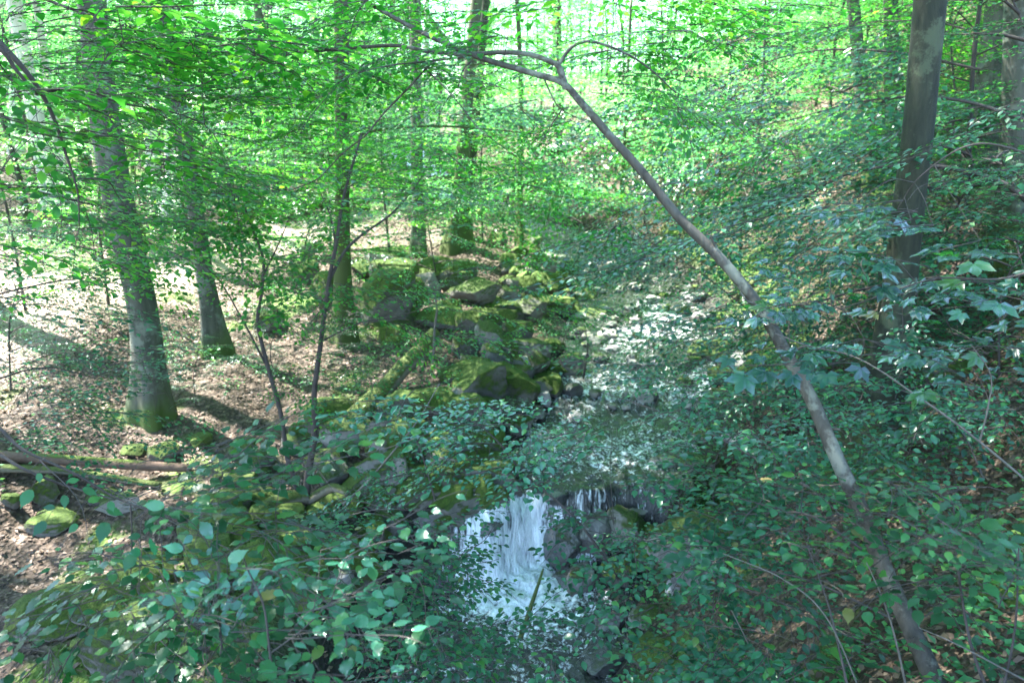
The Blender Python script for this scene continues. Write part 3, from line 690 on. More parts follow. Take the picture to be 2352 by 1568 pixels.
# ------------------------------------------------------------------ plants placed along drawn stems
DENS = 1.6
def stem_pts(pp):
    return np.array([at(*p) for p in pp])
def plant(name, label, cat, stems, clouds, leafmat, pl, tpl, stemmat='twig', base=None, k=8, seed=1, part='stem', wob=.05, leafpart='foliage', maxlink=9):
    """stems: list of (picture points with depth, r0, r1[, root?]); clouds: (n, x0,y0,x1,y1, Y0,Y1, slant, dirx,diry,dirz, dirjit, s0,s1)"""
    r = np.random.default_rng(seed); o = stem_pts([stems[0][0][0]])[0] if base is None else np.array(base)
    root = empty(name, o, label, cat); nodes = []; f = Foliage(); tw = Tubes()
    for si, st in enumerate(stems):
        c = curve(stem_pts(st[0]), max(14, 9 * len(st[0]))); t = Tubes(); t.add(c - o, np.linspace(st[1], st[2], len(c)), k if st[1] > .012 else 5, wob if st[1] > .012 else 0, si)
        link(part if si else ('trunk' if st[1] > .03 else part), t.mesh(part, M[stemmat]), root); nodes.append(c[len(c) // 6:] if si == 0 else c)
    nodes = np.concatenate(nodes)
    for cl in clouds:
        n, x0, y0, x1, y1, Y0, Y1, sl, dx, dy, dz, dj, s0, s1 = cl; n = int(n * DENS)
        left = 0
        for _ in range(n):
            if left == 0:                # a new tier: several feathers lying in one level
                px = r.uniform(x0, x1); py = r.uniform(y0, y1) + sl * (px - x0); Y = r.uniform(Y0, Y1); c0 = at(px, py, Y)
                left = int(r.integers(2, 6)); d0 = unit(np.array([dx, dy, dz]) + r.normal(0, dj, 3) * np.array([1, 1, .3])); roll0 = r.normal(0, .10)
                side = np.array([-d0[1], d0[0], 0]); kk = pl[0]['L']
            left -= 1; s = r.uniform(s0, s1)
            p = c0 + side * r.normal(0, .42) * kk * s1 + d0 * r.normal(0, .35) * kk * s1 + np.array([0, 0, r.normal(0, .035)])
            g_ = gz(p[0], p[1]) + .12
            if p[2] < g_: continue
            d = unit(d0 + r.normal(0, .28, 3) * np.array([1, 1, .12]))
            D2 = ((nodes - p) ** 2).sum(1) ; i = D2.argmin()
            q = nodes[i]; L = math.sqrt(D2[i])
            if L > .02 and L < maxlink:
                c = curve([q, (q + p) / 2 + np.array([0, 0, .08 * L]) + r.normal(0, .04 * L, 3), p], 8); tw.add(c - o, np.linspace(.0016 + .0012 * min(L, 2.5), .0013, len(c)), 4)
                if r.uniform() < .5: nodes = np.vstack([nodes, c[2::3]])
            put(f, tw, pl[r.integers(len(pl))], p - o, d, roll0 + r.normal(0, .06), s)
    f.P and link(leafpart, f.mesh(leafpart, M[leafmat], tpl), root)
    if tw.V: link('twigs', tw.mesh('twigs', M[stemmat]), root)
    return root

P_b = pool(200, .55, .062, 6, step=.055, lstep=.62)          # beech, near
P_b0 = pool(205, .55, .078, 6, step=.06, lstep=.6)          # beech, nearest
P_b2 = pool(210, .9, .074, 6, step=.070, lstep=.58)
P_h = pool(220, .5, .070, 6, step=.055, lstep=.58, jit=.12)      # hornbeam
P_hz = pool(230, .42, .080, 6, step=.068, lstep=.66, jit=.16)  # hazel, large
P_m = pool(240, .45, .165, 6, step=.12, lstep=.8, jit=.2)   # maple
P_s = pool(250, .45, .052, 6, step=.048, lstep=.6)

# leaning tree
hero = [
 ([(2170,1610,2.75),(2110,1480,2.85),(2040,1330,3.0),(1985,1190,3.1),(1930,1070,3.2),(1870,930,3.35),(1810,820,3.45),(1740,700,3.55),(1650,590,3.65),(1560,500,3.75),(1480,400,3.85),(1400,310,3.9),(1330,230,4.0),(1290,190,4.0),(1220,168,4.05),(1100,132,4.1),(1000,90,4.1),(900,38,4.1),(800,-20,4.1)], .043, .008),
 ([(1300,205,4.0),(1288,165,4.0),(1281,149,4.0)], .019, .016),
 ([(1284,150,4.0),(1220,126,4.1),(1150,121,4.2),(1080,125,4.25),(990,120,4.3),(909,105,4.35),(784,113,4.4),(675,122,4.5),(610,145,4.5),(540,165,4.6),(450,200,4.6),(400,225,4.6)], .014, .004),
 ([(1281,152,4.0),(1310,112,4.0),(1345,96,4.0),(1390,104,4.05),(1450,130,4.1),(1500,165,4.1),(1550,212,4.15)], .010, .004),
 ([(1070,131,4.1),(990,140,4.15),(900,150,4.2),(830,165,4.3),(770,180,4.4)], .007, .003),
 ([(1000,138,4.15),(978,158,4.15),(940,200,4.2),(880,262,4.3),(840,310,4.3),(784,355,4.4),(730,410,4.5),(660,440,4.6)], .007, .003),
 ([(978,160,4.15),(1020,200,4.2),(1060,245,4.2),(1100,295,4.2),(1165,345,4.2)], .005, .002),
 ([(1085,138,4.1),(1062,165,4.1),(1050,212,4.1)], .005, .002),
 ([(1250,182,4.0),(1270,225,4.0),(1290,252,4.05),(1345,280,4.1)], .005, .002),
 ([(1290,252,4.05),(1265,290,4.1),(1245,325,4.1)], .004, .002),
 ([(1815,825,3.45),(1835,800,3.42),(1852,795,3.4)], .009, .004),
 ([(1655,592,3.65),(1640,560,3.65),(1632,540,3.65)], .008, .004),
 ([(1900,985,3.3),(1930,985,3.25)], .010, .006),
 ([(1510,440,3.8),(1525,425,3.8),(1560,420,3.8)], .006, .002),
 ([(1738,700,3.55),(1715,690,3.5),(1700,670,3.5)], .007, .003),
]
plant('leaning_tree', 'slender smooth tree arching across the whole view from the shaded slope', 'tree', hero, [
  (34, 450,-60,1250,120, 3.8,5.0, 0, -.8,.3,-.1,.45, .7,1.2),
  (30, 350,60,1050,330, 4.0,5.4, 0, -.7,.3,-.15,.45, .7,1.2),
  (14, 850,20,1280,260, 4.3,5.4, 0, -.5,.3,-.1,.5, .7,1.1),
  (8, 1000,250,1350,420, 4.2,5.2, 0, -.3,.3,-.2,.5, .5,.9),
  (22, 1330,-60,1850,200, 3.8,5.2, .1, .6,.2,-.2,.5, .6,1.1),
  (10, 1500,140,1850,300, 4.2,5.4, .3, .6,.2,-.25,.4, .6,1.0),
 ], 'beech', P_b, 'hi', 'bark_young', k=16, seed=3, wob=.10)
# upper corner branch
plant('overhanging_beech_branch', 'dark forked beech branch hanging into the upper corner with backlit leaves', 'branch', [
 ([(-60,40,3.2),(0,100,3.2),(60,165,3.25),(95,215,3.3),(125,275,3.35),(150,350,3.4),(178,440,3.45),(182,520,3.5)], .014, .003),
 ([(-60,70,3.1),(0,112,3.15),(40,165,3.2),(85,218,3.25)], .011, .006),
 ([(88,216,3.3),(165,201,3.4),(215,212,3.5),(270,235,3.6),(350,250,3.7),(410,262,3.8),(470,285,3.9)], .007, .003),
 ([(178,410,3.4),(245,415,3.5),(270,450,3.6),(300,490,3.7)], .004, .002),
], [
  (36, -60,-60,480,230, 3.0,4.4, 0, .6,.4,-.1,.5, .7,1.2),
  (30, -60,200,560,430, 3.2,4.6, 0, .6,.4,-.2,.5, .6,1.1),
  (10, -60,430,300,640, 3.4,4.8, 0, .6,.4,-.25,.5, .6,1.0),
 ], 'beech', P_b0, 'hi', 'twig', seed=4)
plant('high_beech_branch', 'long thin dark beech branch crossing the top of the view', 'branch', [
 ([(60,-40,4.4),(110,0,4.4),(200,35,4.45),(260,70,4.5),(340,100,4.6),(420,107,4.7),(510,106,4.8),(600,90,4.9)], .010, .003),
], [(26, 60,-60,760,240, 4.2,5.8, 0, .7,.4,-.1,.5, .8,1.3)], 'beech', P_b, 'hi', 'twig', seed=5)
plant('side_beech_branch', 'low beech branch reaching in before the big beech with layered leaves', 'branch', [
 ([(-80,880,4.6),(0,868,4.8),(60,850,5.0),(130,845,5.2),(220,870,5.5)], .010, .003),
 ([(-60,690,4.8),(60,660,5.2),(180,640,5.6),(300,640,6.0)], .008, .003),
], [
  (34, -40,770,430,930, 4.8,6.8, .12, .7,.4,-.1,.4, .7,1.2),
  (14, -40,930,330,1020, 4.8,6.2, .1, .7,.4,-.15,.4, .6,1.0),
  (14, -40,600,260,740, 4.8,6.8, 0, .7,.4,-.1,.4, .6,1.1),
 ], 'hornbeam', P_b, 'lo', 'twig', seed=6)
plant('mid_beech_branch', 'beech branch spreading level leaf layers beside the big trunk', 'branch', [
 ([(-80,420,6.0),(80,440,6.4),(250,480,7.0),(420,520,7.4),(560,520,7.8)], .012, .003),
], [
  (44, 120,100,640,430, 6.0,8.4, .05, .8,.3,-.08,.5, .8,1.3),
  (36, 60,400,640,600, 6.2,8.4, .05, .8,.3,-.08,.4, .8,1.3),
 ], 'beech', P_b2, 'lo', 'twig', seed=7)
plant('beech_bough', 'beech bough with broad level leaf layers filling the view behind the twin stems', 'branch', [
 ([(792,330,12.6),(860,300,12.3),(1000,290,12.0),(1150,300,11.8),(1330,320,11.6)], .03, .008),
 ([(790,360,12.6),(700,350,12.0),(600,330,11.8),(420,330,11.5)], .025, .008),
 ([(792,230,12.6),(700,180,12.0),(520,170,11.8)], .025, .008),
 ([(794,220,12.6),(900,170,12.3),(1050,150,12.0),(1250,150,11.8)], .025, .008),
], [
  (60, 380,120,1300,330, 10.0,14.0, 0, .1,-.2,-.08,.8, 1.2,2.0),
  (60, 480,300,1350,450, 9.5,13.5, 0, .1,-.2,-.08,.8, 1.1,1.8),
  (22, 880,-40,1200,380, 9.5,12.5, 0, .1,-.2,-.08,.8, 1.2,1.9),
  (18, 640,-20,850,420, 10.0,11.8, 0, .1,-.2,-.08,.8, 1.0,1.6),
  (26, 640,430,1250,560, 10.0,13.5, 0, .2,-.2,-.08,.8, .8,1.4),
 ], 'beech', P_b2, 'lo', 'bark_moss', k=10, seed=33, wob=.03)
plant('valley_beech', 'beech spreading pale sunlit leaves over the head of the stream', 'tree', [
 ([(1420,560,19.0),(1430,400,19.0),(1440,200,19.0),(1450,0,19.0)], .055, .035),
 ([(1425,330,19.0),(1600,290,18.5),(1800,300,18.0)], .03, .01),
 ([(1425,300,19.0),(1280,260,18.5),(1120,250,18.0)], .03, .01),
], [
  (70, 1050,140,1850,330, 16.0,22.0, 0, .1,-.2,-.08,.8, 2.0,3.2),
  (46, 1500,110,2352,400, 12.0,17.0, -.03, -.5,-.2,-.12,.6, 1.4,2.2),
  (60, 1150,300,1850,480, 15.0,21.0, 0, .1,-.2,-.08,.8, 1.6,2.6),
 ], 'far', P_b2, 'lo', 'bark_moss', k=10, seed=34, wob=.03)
# near hazel
plant('hazel_branch', 'two thin dark stems carrying broad dark leaves over the near bank', 'branch', [
 ([(-60,940,2.9),(0,984,2.9),(30,1014,2.9),(65,1039,2.9),(175,1089,2.95),(270,1144,3.0),(400,1190,3.0),(560,1230,3.1)], .009, .003),
 ([(-60,1010,2.8),(0,1044,2.8),(60,1079,2.8),(150,1114,2.9),(265,1147,2.95)], .009, .004),
 ([(300,1160,3.0),(303,1230,3.0),(300,1320,3.0)], .004, .002),
], [
  (16, 330,1105,640,1150, 2.7,3.1, -.15, .75,.1,.12,.3, .8,1.2),
  (26, 120,1180,760,1330, 2.5,3.1, .05, .5,-.1,-.1,.45, .8,1.2),
  (24, -40,1300,600,1450, 2.3,2.9, .0, .3,-.2,-.15,.5, .8,1.2),
  (14, -40,1420,560,1600, 2.1,2.7, .0, .3,-.2,-.15,.5, .7,1.1),
 ], 'hazel', P_hz, 'saw', 'twig', seed=8)
plant('hazel_shoot', 'upright shoot with large blue-green leaves just before the camera', 'shrub', [
 ([(640,1640,1.95),(620,1500,2.0),(605,1390,2.05),(570,1310,2.1),(560,1280,2.1)], .005, .002),
 ([(620,1500,2.0),(700,1440,2.05),(760,1380,2.1)], .003, .002),
], [(13, 430,1290,760,1580, 1.85,2.2, 0, .2,-.1,.15,.6, .6,.95), (5, 660,1290,800,1340, 2.0,2.2, 0, .8,0,.2,.3, .6,.9)], 'pale', P_hz, 'saw', 'twig', seed=9)
plant('small_leaved_shrub', 'bushy shrub of small blue-green leaves under the waterfall', 'shrub', [
 ([(860,1700,2.9),(900,1560,3.0),(930,1440,3.1),(960,1340,3.3)], .006, .002),
 ([(900,1560,3.0),(1010,1500,3.1),(1090,1440,3.3)], .004, .002),
 ([(860,1700,2.9),(1120,1620,3.0),(1300,1560,3.1)], .004, .002),
], [(30, 760,1400,1120,1600, 2.8,3.6, 0, .5,0,-.1,.5, .7,1.1), (14, 830,1290,1100,1380, 3.2,3.8, 0, .6,0,0,.4, .6,1.0), (6, 1050,1530,1350,1600, 2.9,3.4, 0, .5,0,0,.5, .6,.9)], 'hornbeam', P_s, 'hi', 'twig', seed=10)
plant('sky_lit_spray', 'spray of sky-lit pale leaves hanging before the grey rocks', 'branch', [
 ([(1420,1330,3.9),(1350,1225,3.95),(1290,1160,4.0),(1230,1110,4.05),(1180,1060,4.1),(1140,1010,4.1),(1080,965,4.15),(1000,950,4.2)], .009, .003),
], [(16, 1010,955,1400,1040, 3.9,4.5, 0, -.6,0,-.05,.5, .7,1.1), (8, 1020,1030,1150,1120, 3.9,4.3, -.3, -.8,0,-.25,.3, .6,.9), (5, 1150,1040,1450,1260, 3.8,4.4, 0, .3,0,-.1,.6, .4,.7)], 'pale', P_h, 'hi', 'twig', seed=11)
plant('hanging_hornbeam_spray', 'thin hornbeam spray dangling small leaves before the black hollow', 'branch', [
 ([(1010,1420,3.4),(985,1330,3.5),(950,1240,3.6),(920,1200,3.6)], .004, .002),
], [(10, 900,1180,1180,1360, 3.3,3.9, 0, .7,0,-.1,.4, .4,.8), (8, 780,1160,980,1260, 3.6,4.2, 0, .6,0,-.1,.4, .4,.7)], 'hornbeam', P_s, 'hi', 'twig', seed=12)
# twin-stemmed shrub in the middle
plant('twin_stemmed_shrub', 'thin dark twin-stemmed shrub growing from a mossy root above the pool', 'shrub', [
 ([(706,1165,7.2),(706,1100,7.2),(722,1000,7.2),(722,900,7.2),(735,800,7.2),(755,650,7.2),(772,560,7.2),(790,450,7.3),(830,310,7.4)], .040, .010),
 ([(690,1145,7.2),(660,1050,7.1),(645,950,7.1),(612,830,7.1),(592,740,7.1),(600,680,7.1),(605,600,7.1),(585,540,7.1),(560,470,7.1)], .028, .008),
 ([(758,640,7.2),(790,580,7.3),(830,540,7.4),(900,490,7.5),(960,420,7.6),(990,360,7.6)], .018, .005),
 ([(600,640,7.1),(640,560,7.2),(668,490,7.3)], .010, .004),
 ([(770,560,7.2),(760,500,7.2),(735,440,7.2)], .010, .004),
 ([(612,840,7.1),(560,740,7.0),(500,640,7.0),(440,590,7.0)], .012, .004),
 ([(745,780,7.2),(830,740,7.0),(900,730,6.9),(985,705,6.8)], .010, .003),
], [
  (24, 520,330,1050,520, 6.6,8.6, 0, .3,.1,-.05,.8, .8,1.3),
  (12, 380,560,700,640, 6.4,7.8, .0, .1,0,-.1,.8, .6,1.0),
  (12, 860,560,1200,760, 6.4,7.6, .15, .8,0,-.1,.3, .6,1.0),
  (10, 420,740,860,900, 6.4,7.4, .0, .3,0,-.1,.8, .4,.7),
 ], 'beech', P_b2, 'lo', 'twig', k=10, seed=13)
plant('bank_hornbeam', 'low hornbeam spreading small leaves around the twin stems', 'shrub', [
 ([(1000,1150,5.6),(960,1020,5.8),(900,930,6.0),(820,920,6.1)], .008, .003),
], [(17, 760,880,1130,1000, 5.4,6.8, .05, .6,0,-.1,.5, .5,.9), (4, 700,1060,1000,1160, 5.4,6.4, .05, .6,0,-.1,.5, .4,.7)], 'hornbeam', P_h, 'lo', 'twig', seed=14)
plant('dead_branch', 'bare grey dead stem slanting before the mossy bank', 'branch', [([(760,1180,5.2),(830,1120,5.3),(900,1040,5.4),(960,965,5.5),(1010,880,5.6)], .012, .004)], [], 'beech', P_b, 'lo', 'twig_pale', seed=15)
plant('bank_seedling', 'pale seedling stem with bright small leaves before the mossy blocks', 'shrub', [([(995,830,9),(998,760,9),(1003,700,9),(985,650,9)], .018, .008)], [(7, 930,610,1040,700, 8.7,9.3, 0, .3,0,0,.8, .4,.7)], 'far', P_b, 'lo', 'twig_pale', seed=16)
plant('stream_bush', 'bright green feathery bush in the middle of the stream', 'shrub', [([(1340,870,11.0),(1350,800,11.0),(1345,760,11.0)], .015, .006)], [(34, 1210,690,1460,860, 10.3,11.7, 0, .3,0,.1,.8, .5,.8), (12, 1180,740,1330,800, 9.6,10.4, 0, -.6,0,0,.4, .6,.9)], 'herb', P_b, 'lo', 'twig', seed=17)
# shaded slope: layered hornbeam descending towards the stream
plant('layered_hornbeam', 'wide hornbeam with descending layers of small teal leaves over the slope', 'tree', [
 ([(2420,520,6.8),(2300,420,7.0),(2120,380,7.2),(1950,400,7.5),(1820,470,7.7)], .03, .006),
 ([(2420,700,6.4),(2200,640,6.6),(2000,660,6.8),(1800,720,7.0),(1600,790,7.2)], .02, .005),
 ([(2420,300,7.4),(2200,230,7.8),(2000,230,8.2),(1800,280,8.6)], .02, .005),
 ([(2250,160,8.4),(2050,120,8.8),(1850,120,9.2),(1650,180,9.5)], .015, .005),
], [
  (52, 1560,240,2352,460, 6.8,9.6, -.05, -.85,0,-.28,.3, .9,1.4),
  (56, 1450,430,2352,620, 6.2,8.8, -.08, -.85,0,-.28,.3, .8,1.3),
  (48, 1640,600,2352,800, 5.8,8.0, -.06, -.85,0,-.25,.3, .7,1.2),
  (6, 1500,780,1750,930, 5.4,7.4, -.02, -.8,0,-.2,.35, .6,1.0),
  (26, 1750,760,2200,930, 5.4,7.4, -.02, -.8,0,-.2,.35, .6,1.0),
  (30, 1500,40,2352,260, 7.5,10.5, 0, -.8,0,-.25,.35, .9,1.4),
 ], 'hornbeam', P_b2, 'lo', 'twig', seed=18)
plant('streamside_hornbeam', 'hornbeam branch holding dense layers low over the upper pool', 'branch', [
 ([(1780,760,9.5),(1600,620,10),(1500,560,10.4),(1400,520,10.8)], .015, .004),
], [(34, 1290,440,1700,600, 9.4,12.5, .1, -.8,.2,-.15,.35, .8,1.3), (10, 1420,600,1640,680, 8.6,11, 0, -.7,.2,-.15,.35, .7,1.1)], 'hornbeam', P_b2, 'lo', 'twig', seed=19)
plant('low_hornbeam', 'hornbeam twigs leafing thickly over the lower stream', 'branch', [
 ([(1860,1120,3.7),(1750,1060,3.9),(1640,1000,4.1),(1500,940,4.4),(1380,900,4.6)], .009, .003),
 ([(1980,1260,3.4),(1850,1180,3.6),(1700,1180,3.8),(1520,1160,4.0)], .008, .003),
 ([(2050,1420,3.1),(1850,1330,3.3),(1650,1290,3.5),(1480,1240,3.7)], .007, .003),
], [
  (12, 1300,1140,1520,1320, 3.8,4.4, .02, -.8,0,-.1,.4, .5,.8),
  (4, 1330,890,1500,1010, 3.8,5.2, .02, -.8,0,-.1,.4, .6,1.0),
  (18, 1640,880,2000,1040, 3.8,5.2, .02, -.8,0,-.1,.4, .6,1.0),
  (30, 1600,1030,2050,1230, 3.4,4.6, .02, -.7,0,-.1,.45, .6,1.0),
  (24, 1520,1200,1900,1420, 3.2,4.2, .02, -.6,0,-.1,.5, .6,1.0),
  (20, 1500,1400,1800,1600, 2.9,3.6, 0, -.4,0,-.05,.6, .6,.9),
 ], 'hornbeam', P_h, 'hi', 'twig', seed=20)
plant('near_hornbeam', 'near shrub with larger oval leaves around the foot of the leaning tree', 'shrub', [
 ([(2290,1640,2.4),(2230,1480,2.5),(2200,1300,2.6),(2190,1160,2.7)], .008, .003),
 ([(1960,1640,2.5),(1930,1500,2.6),(1900,1380,2.8),(1850,1240,2.9)], .007, .003),
 ([(2290,1640,2.4),(2330,1450,2.5),(2340,1260,2.6)], .006, .003),
], [
  (32, 1860,1120,2352,1300, 2.4,3.0, 0, .3,0,.02,.7, .7,1.1),
  (16, 1800,1280,2140,1580, 2.4,3.1, 0, -.4,0,-.05,.7, .6,1.0),
  (12, 2100,1300,2352,1580, 2.3,2.9, 0, .4,0,.0,.7, .6,1.0),
 ], 'hazel', P_hz, 'saw', 'twig', seed=21)
plant('slope_hornbeam', 'dark leafy shrub on the slope around the tall dark trunk', 'shrub', [
 ([(2260,1100,4.2),(2200,980,4.5),(2080,900,4.8),(1950,880,5.0)], .008, .003),
], [(10, 1850,900,1960,1080, 3.8,5.0, 0, -.5,0,-.1,.4, .6,.9), (32, 2090,880,2352,1120, 3.8,5.4, 0, -.3,0,-.1,.7, .6,1.0)], 'hornbeam', P_h, 'hi', 'twig', seed=22)
plant('maple_branch', 'blue-sheened maple leaves on a thin branch before the tall dark trunk', 'branch', [
 ([(2440,600,2.9),(2300,640,3.0),(2150,640,3.1),(2020,680,3.2),(1900,720,3.3)], .006, .002),
 ([(2440,380,2.9),(2250,330,3.0),(2120,400,3.1),(2060,480,3.2)], .005, .002),
], [
  (4, 1960,420,2100,540, 3.0,3.3, 0, -.7,0,-.1,.3, .6,.9),
  (8, 1820,560,2010,740, 3.0,3.4, 0, -.7,0,-.1,.3, .5,.9),
  (5, 1840,700,1980,830, 2.9,3.4, 0, -.6,0,-.05,.4, .6,.9),
  (8, 2120,700,2352,860, 2.9,3.4, 0, -.5,0,-.05,.4, .6,.9),
  (5, 2150,560,2352,680, 2.9,3.2, 0, -.6,0,-.05,.4, .6,1.0),
 ], 'maple', P_m, 'maple', 'twig', seed=23)
plant('bare_twig', 'long pale bare twig crossing before the shaded slope', 'branch', [
 ([(1780,765,3.0),(1850,792,3.0),(1950,815,3.0),(2020,850,2.95),(2100,905,2.9),(2200,975,2.85),(2300,1055,2.8),(2400,1140,2.75)], .0025, .0055),
 ([(2250,1015,2.8),(2270,930,2.8),(2275,860,2.8),(2230,790,2.8)], .004, .002)], [], 'beech', P_b, 'lo', 'twig_pale', seed=24)
plant('dead_bank_stems', 'cluster of dry grey stems leaning at the near lower corner', 'shrub', [
 ([(2090,1620,2.5),(2060,1480,2.55),(2030,1380,2.6),(1990,1290,2.6)], .006, .002),
 ([(1990,1620,2.5),(1900,1420,2.6),(1800,1330,2.7),(1660,1270,2.8)], .004, .002),
 ([(1780,1620,3.0),(1720,1480,3.1),(1680,1400,3.2)], .005, .003),
 ([(2352,1560,2.4),(2200,1480,2.5),(2110,1440,2.6)], .004, .002)], [], 'beech', P_b, 'lo', 'twig_pale', seed=25)
plant('dead_stick', 'dark mossy dead stick standing in the foam of the waterfall', 'branch', [([(1195,1465,6.3),(1215,1405,6.4),(1235,1345,6.5),(1248,1305,6.6)], .028, .012)], [], 'beech', P_b, 'lo', 'bark_moss', seed=26)

# ------------------------------------------------------------------ understory in the middle distance
MID = [ # px, py foot, kind, scale, label
 (560, 620, 'mid', .95, 'young beech with level bright layers behind the twin stems'),
 (900, 620, 'mid', 1.0, 'young beech on the mossy bank above the tallest boulder'),
 (1010, 650, 'low', 1.5, 'drooping young beech spray over the grey slab'),
 (1110, 560, 'mid', .9, 'young beech hiding the fluted trunk top'),
 (760, 560, 'mid', 1.1, 'young beech at the trodden path bend'),
 (250, 700, 'mid', .8, 'young beech close behind the big beech trunk'),
 (60, 720, 'mid', .9, 'young beech with thin stems in the bright hollow'),
 (430, 560, 'mid', 1.0, 'young beech between the two grey trunks'),
 (20, 900, 'low', 1.3, 'low beech seedling by the dark side of the wood'),
 (630, 870, 'low', .7, 'small seedling on the brown slope below the squat boulder'),
 (450, 930, 'low', .6, 'small seedling at the foot of the second beech'),
 (1320, 560, 'low', 2.2, 'leafy bush overhanging the dark upper pool'),
 (1560, 560, 'low', 2.4, 'leafy bush on the far bank above the pool'),
 (1700, 640, 'low', 2.2, 'leafy bush on the bank beyond the leaning trunk'),
 (2250, 620, 'low', 2.0, 'leafy bush below the broad pale trunk'),
 (2100, 760, 'low', 1.6, 'leafy bush beside the tall dark trunk'),
 (2300, 860, 'low', 1.1, 'small shrub on the slope of dry leaves'),
 (820, 880, 'low', .6, 'seedling beside the leaning mossy log'),
 (1480, 520, 'mid', .9, 'young tree at the head of the upper pool'),
]
for i, (px, py, kd, s, lab) in enumerate(MID):
    p = gp(px, py); sapling(kd, i, p[0], p[1], s, i * 1.7, lab)

# logs
def log(name, label, pts, r0, r1, m, k=14, wob=.10):
    P = np.array([np.append(0, 0) for _ in ()] or [gp(a, b) + np.array([0, 0, c]) for a, b, c in pts]); o = P[0].copy()
    t = Tubes(); c = curve(P - o, 22); t.add(c, np.linspace(r0, r1, len(c)), k, wob, len(label))
    t.V.append(c[[0]]); e = t.n; t.Ft.append(np.stack([(np.arange(k) + 1) % k, np.arange(k), np.full(k, e)], -1)); t.n += 1
    return tag(link(name, t.mesh(name, M[m]), loc=o), label, 'log')
M['log_moss'] = stone_mat('mossy_log', (.10, .085, .06), (.20, .17, .12), (.04, .06, .012), (.10, .13, .03), .5)
M['log_brown'] = stone_mat('brown_log', (.06, .035, .025), (.15, .095, .065), (.06, .10, .012), (.13, .18, .03), .1)
def leanlog():
    a = gp(800, 985); b = at(1000, 765, a[1] + 1.6); c = gp(905, 900)
    P = np.array([a + [0, 0, .05], (a + b) / 2 + [0, 0, .0], b]); t = Tubes(); cu = curve(P - a, 20); t.add(cu, np.linspace(.15, .10, len(cu)), 14, .12, 3)
    tag(link('fallen_log', t.mesh('log', M['log_moss']), loc=a), 'yellow-green mossy log leaning against the bank rocks', 'log')
leanlog()
log('fallen_log', 'long mossy log lying in the sunlit hollow', [(-60, 1085, .05), (150, 1102, .1), (370, 1125, .05)], .05, .035, 'log_moss')
log('fallen_log', 'reddish brown log with mossy end behind the long mossy log', [(-60, 1060, .1), (230, 1085, .12), (440, 1090, .08)], .065, .05, 'log_brown')
log('fallen_log', 'pale dead log lying across the far end of the path', [(560, 505, .25), (700, 488, .3), (850, 486, .25)], .30, .22, 'bark_beech')
log('fallen_log', 'dark log lying high across the far rapids', [(880, 462, .5), (1100, 452, .8), (1330, 468, .5)], .16, .12, 'bark_dark')
log('fallen_log', 'short dark log poking out above the near pool', [(520, 1120, .05), (590, 1125, .1)], .12, .10, 'log_moss')
# roots of the twin stems
def roots():
    t = Tubes(); o = at(700, 1160, 7.2)
    for pp, r0 in (([(700,1140,7.2),(640,1150,7.0),(600,1180,6.8),(575,1250,6.6)], .09), ([(700,1160,7.2),(650,1190,6.9),(625,1250,6.8)], .035), ([(712,1160,7.2),(685,1200,7.0),(668,1260,6.9)], .035), ([(710,1150,7.2),(760,1120,7.1),(800,1130,7.0)], .06)):
        c = curve(stem_pts(pp) - o, 16); t.add(c, np.linspace(r0, r0 * .6, len(c)), 10, .12, 2)
    tag(link('tree_root', t.mesh('root', M['log_moss']), loc=o), 'forked mossy root holding the twin stems on the bank edge', 'root')
roots()

# ------------------------------------------------------------------ ground cover
def cover():
    r = np.random.default_rng(31); f = Foliage(); n = 90000
    y = r.uniform(1.5, 26, n) ** 1.0; x = r.uniform(-1, 1, n) * (y * .75 + 3)
    d = np.abs(x - XC(y)) - WH(y); k = (d > .1); x, y = x[k], y[k]; z = terrain(x, y) + .012 + r.uniform(0, .02, len(x))
    a = r.uniform(0, 6.28, len(x)); D = np.stack([np.cos(a), np.sin(a), r.normal(0, .25, len(x))], -1); Nn = np.stack([r.normal(0, .35, len(x)), r.normal(0, .35, len(x)), np.ones(len(x))], -1)
    f.add(np.stack([x, y, z], -1), D, Nn, r.uniform(.035, .075, len(x)))
    tag(link('fallen_leaves', f.mesh('fallen_leaves', M['litter'], 'lo')), 'dry brown leaf litter covering both banks', 'leaf litter', kind='stuff')
    f = Foliage(); n = 24000
    y = r.uniform(2, 34, n); x = r.uniform(-1, 1, n) * (y * .75 + 3)
    d = np.abs(x - XC(y)) - WH(y); px = np.interp(y, [6, 12, 18, 24, 32, 45], [-9, -8.0, -5.8, -4.4, -5.2, -8])
    dens = fbm2(x, y, .22, 3) + .25 * fbm2(x, y, 1.2, 2) + .75 * (x > XC(y)) + .25 * (y > 18) - 1.2 * (np.abs(x - px) < 1.2)
    k = (d > .05) & (dens > .25) & ~((x < XC(y)) & (y < 8.5) & (d < 4.5)); x, y = x[k], y[k]; z = terrain(x, y)
    for j in range(7):
        m = len(x); a = j * .9 + r.uniform(0, 6.28, m); h = r.uniform(.04, .24, m); rr = r.uniform(.01, .09, m)
        D = np.stack([np.cos(a), np.sin(a), r.normal(0, .2, m)], -1)
        f.add(np.stack([x + rr * np.cos(a), y + rr * np.sin(a), z + h], -1), D, np.stack([r.normal(0, .3, m), r.normal(0, .3, m), np.ones(m)], -1), r.uniform(.03, .07, m))
    tag(link('undergrowth', f.mesh('undergrowth', M['herb'], 'lo')), 'low green seedlings and herbs on both banks', 'undergrowth', kind='stuff')
cover()

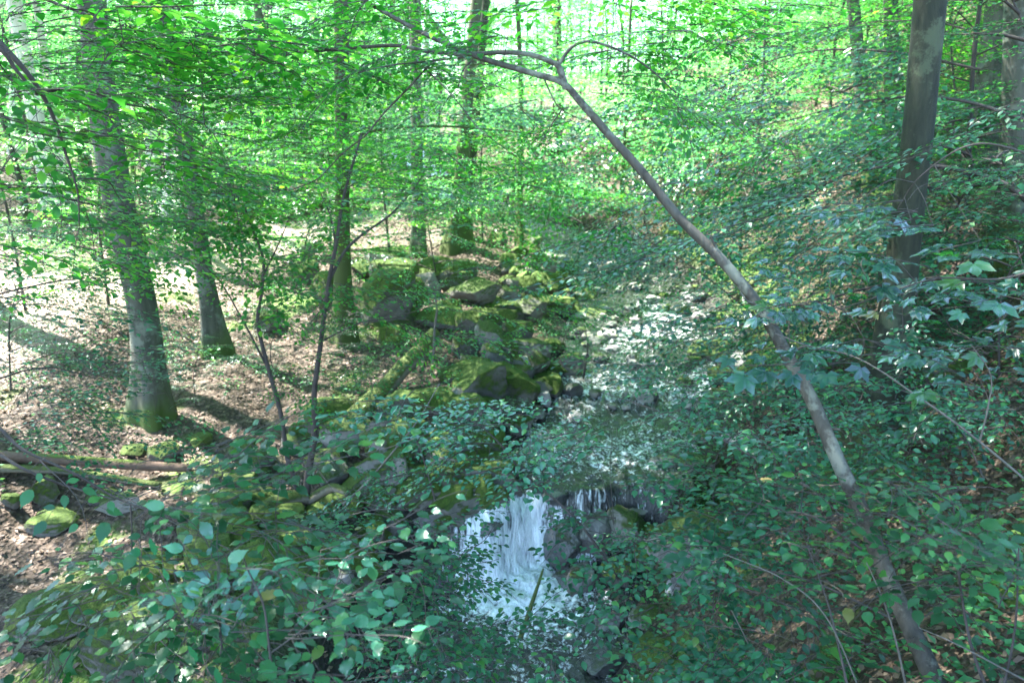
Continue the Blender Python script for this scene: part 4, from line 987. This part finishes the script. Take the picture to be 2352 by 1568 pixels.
# tall trees standing round the camera (above and beside the frame): they shade the near bank
OFF = [(-6,6.5),(-8,9),(-8.6,11.5),(-12,8.5),(-7,3),(-11,6),(-9,-1),(-6,3.6),(-13,1),(9,9),(11,14),(9,1)]
for i, (x, y) in enumerate(OFF):
    z = gz(x, y); p = np.array([x, y, z])
    root = empty('beech_tree', p, 'tall beech shading the near bank from outside the view', 'tree', 'tall beeches round the viewpoint')
    tb = Tubes(); H = 13 + (i * 37 % 5); C, rad = flare_tube(tb, [(0, 0, 0), (.2, .1, H * .5), (.1, .3, H)], .22, .12, seed=200 + i); link('trunk', tb.mesh('trunk', M['bark_beech']), root)
    add_crown(root, (0, 0, H - 5), i % 3, 1.3, i * 1.1)

# ------------------------------------------------------------------ light, sky, camera
SUN_EL, SUN_AZ = R(56), R(-62)     # azimuth measured from +Y towards +X: the sun stands ahead-left
w = bpy.data.worlds.new('World'); scn.world = w; w.use_nodes = True
nt = w.node_tree; bg = nt.nodes['Background']; sky = nt.nodes.new('ShaderNodeTexSky'); sky.sky_type = 'NISHITA'; sky.sun_disc = False
sky.sun_elevation = SUN_EL; sky.sun_rotation = SUN_AZ; sky.air_density = 1.0; sky.dust_density = .6; sky.ozone_density = 2.5
nt.links.new(sky.outputs[0], bg.inputs[0]); bg.inputs[1].default_value = .115
sl = bpy.data.lights.new('sun', 'SUN'); sl.energy = 5.0; sl.angle = R(.55); sl.color = (1, .97, .92)
so = bpy.data.objects.new('sun', sl); COL.objects.link(so)
sd = Vector((math.sin(SUN_AZ) * math.cos(SUN_EL), math.cos(SUN_AZ) * math.cos(SUN_EL), math.sin(SUN_EL)))
so.rotation_euler = sd.to_track_quat('Z', 'Y').to_euler(); so.location = sd * 50
cam = bpy.data.cameras.new('camera'); co = bpy.data.objects.new('camera', cam); COL.objects.link(co); scn.camera = co
cam.sensor_width = 36; cam.lens = 36 * F / 2352; cam.clip_end = 500; cam.clip_start = .05
co.location = (0, 0, 0); co.rotation_euler = (R(90) - PITCH, 0, 0)
cam.dof.use_dof = True; cam.dof.focus_distance = 4.2; cam.dof.aperture_fstop = 2.2
scn.view_settings.view_transform = 'Standard'; scn.view_settings.look = 'None'; scn.view_settings.exposure = 3.9; scn.view_settings.gamma = 1
scn.cycles.use_denoising = True
try: scn.cycles.denoiser = 'OPENIMAGEDENOISE'
except Exception: pass
scn.cycles.max_bounces = 7; scn.cycles.diffuse_bounces = 2; scn.cycles.glossy_bounces = 3; scn.cycles.transmission_bounces = 6
scn.cycles.sample_clamp_indirect = 6
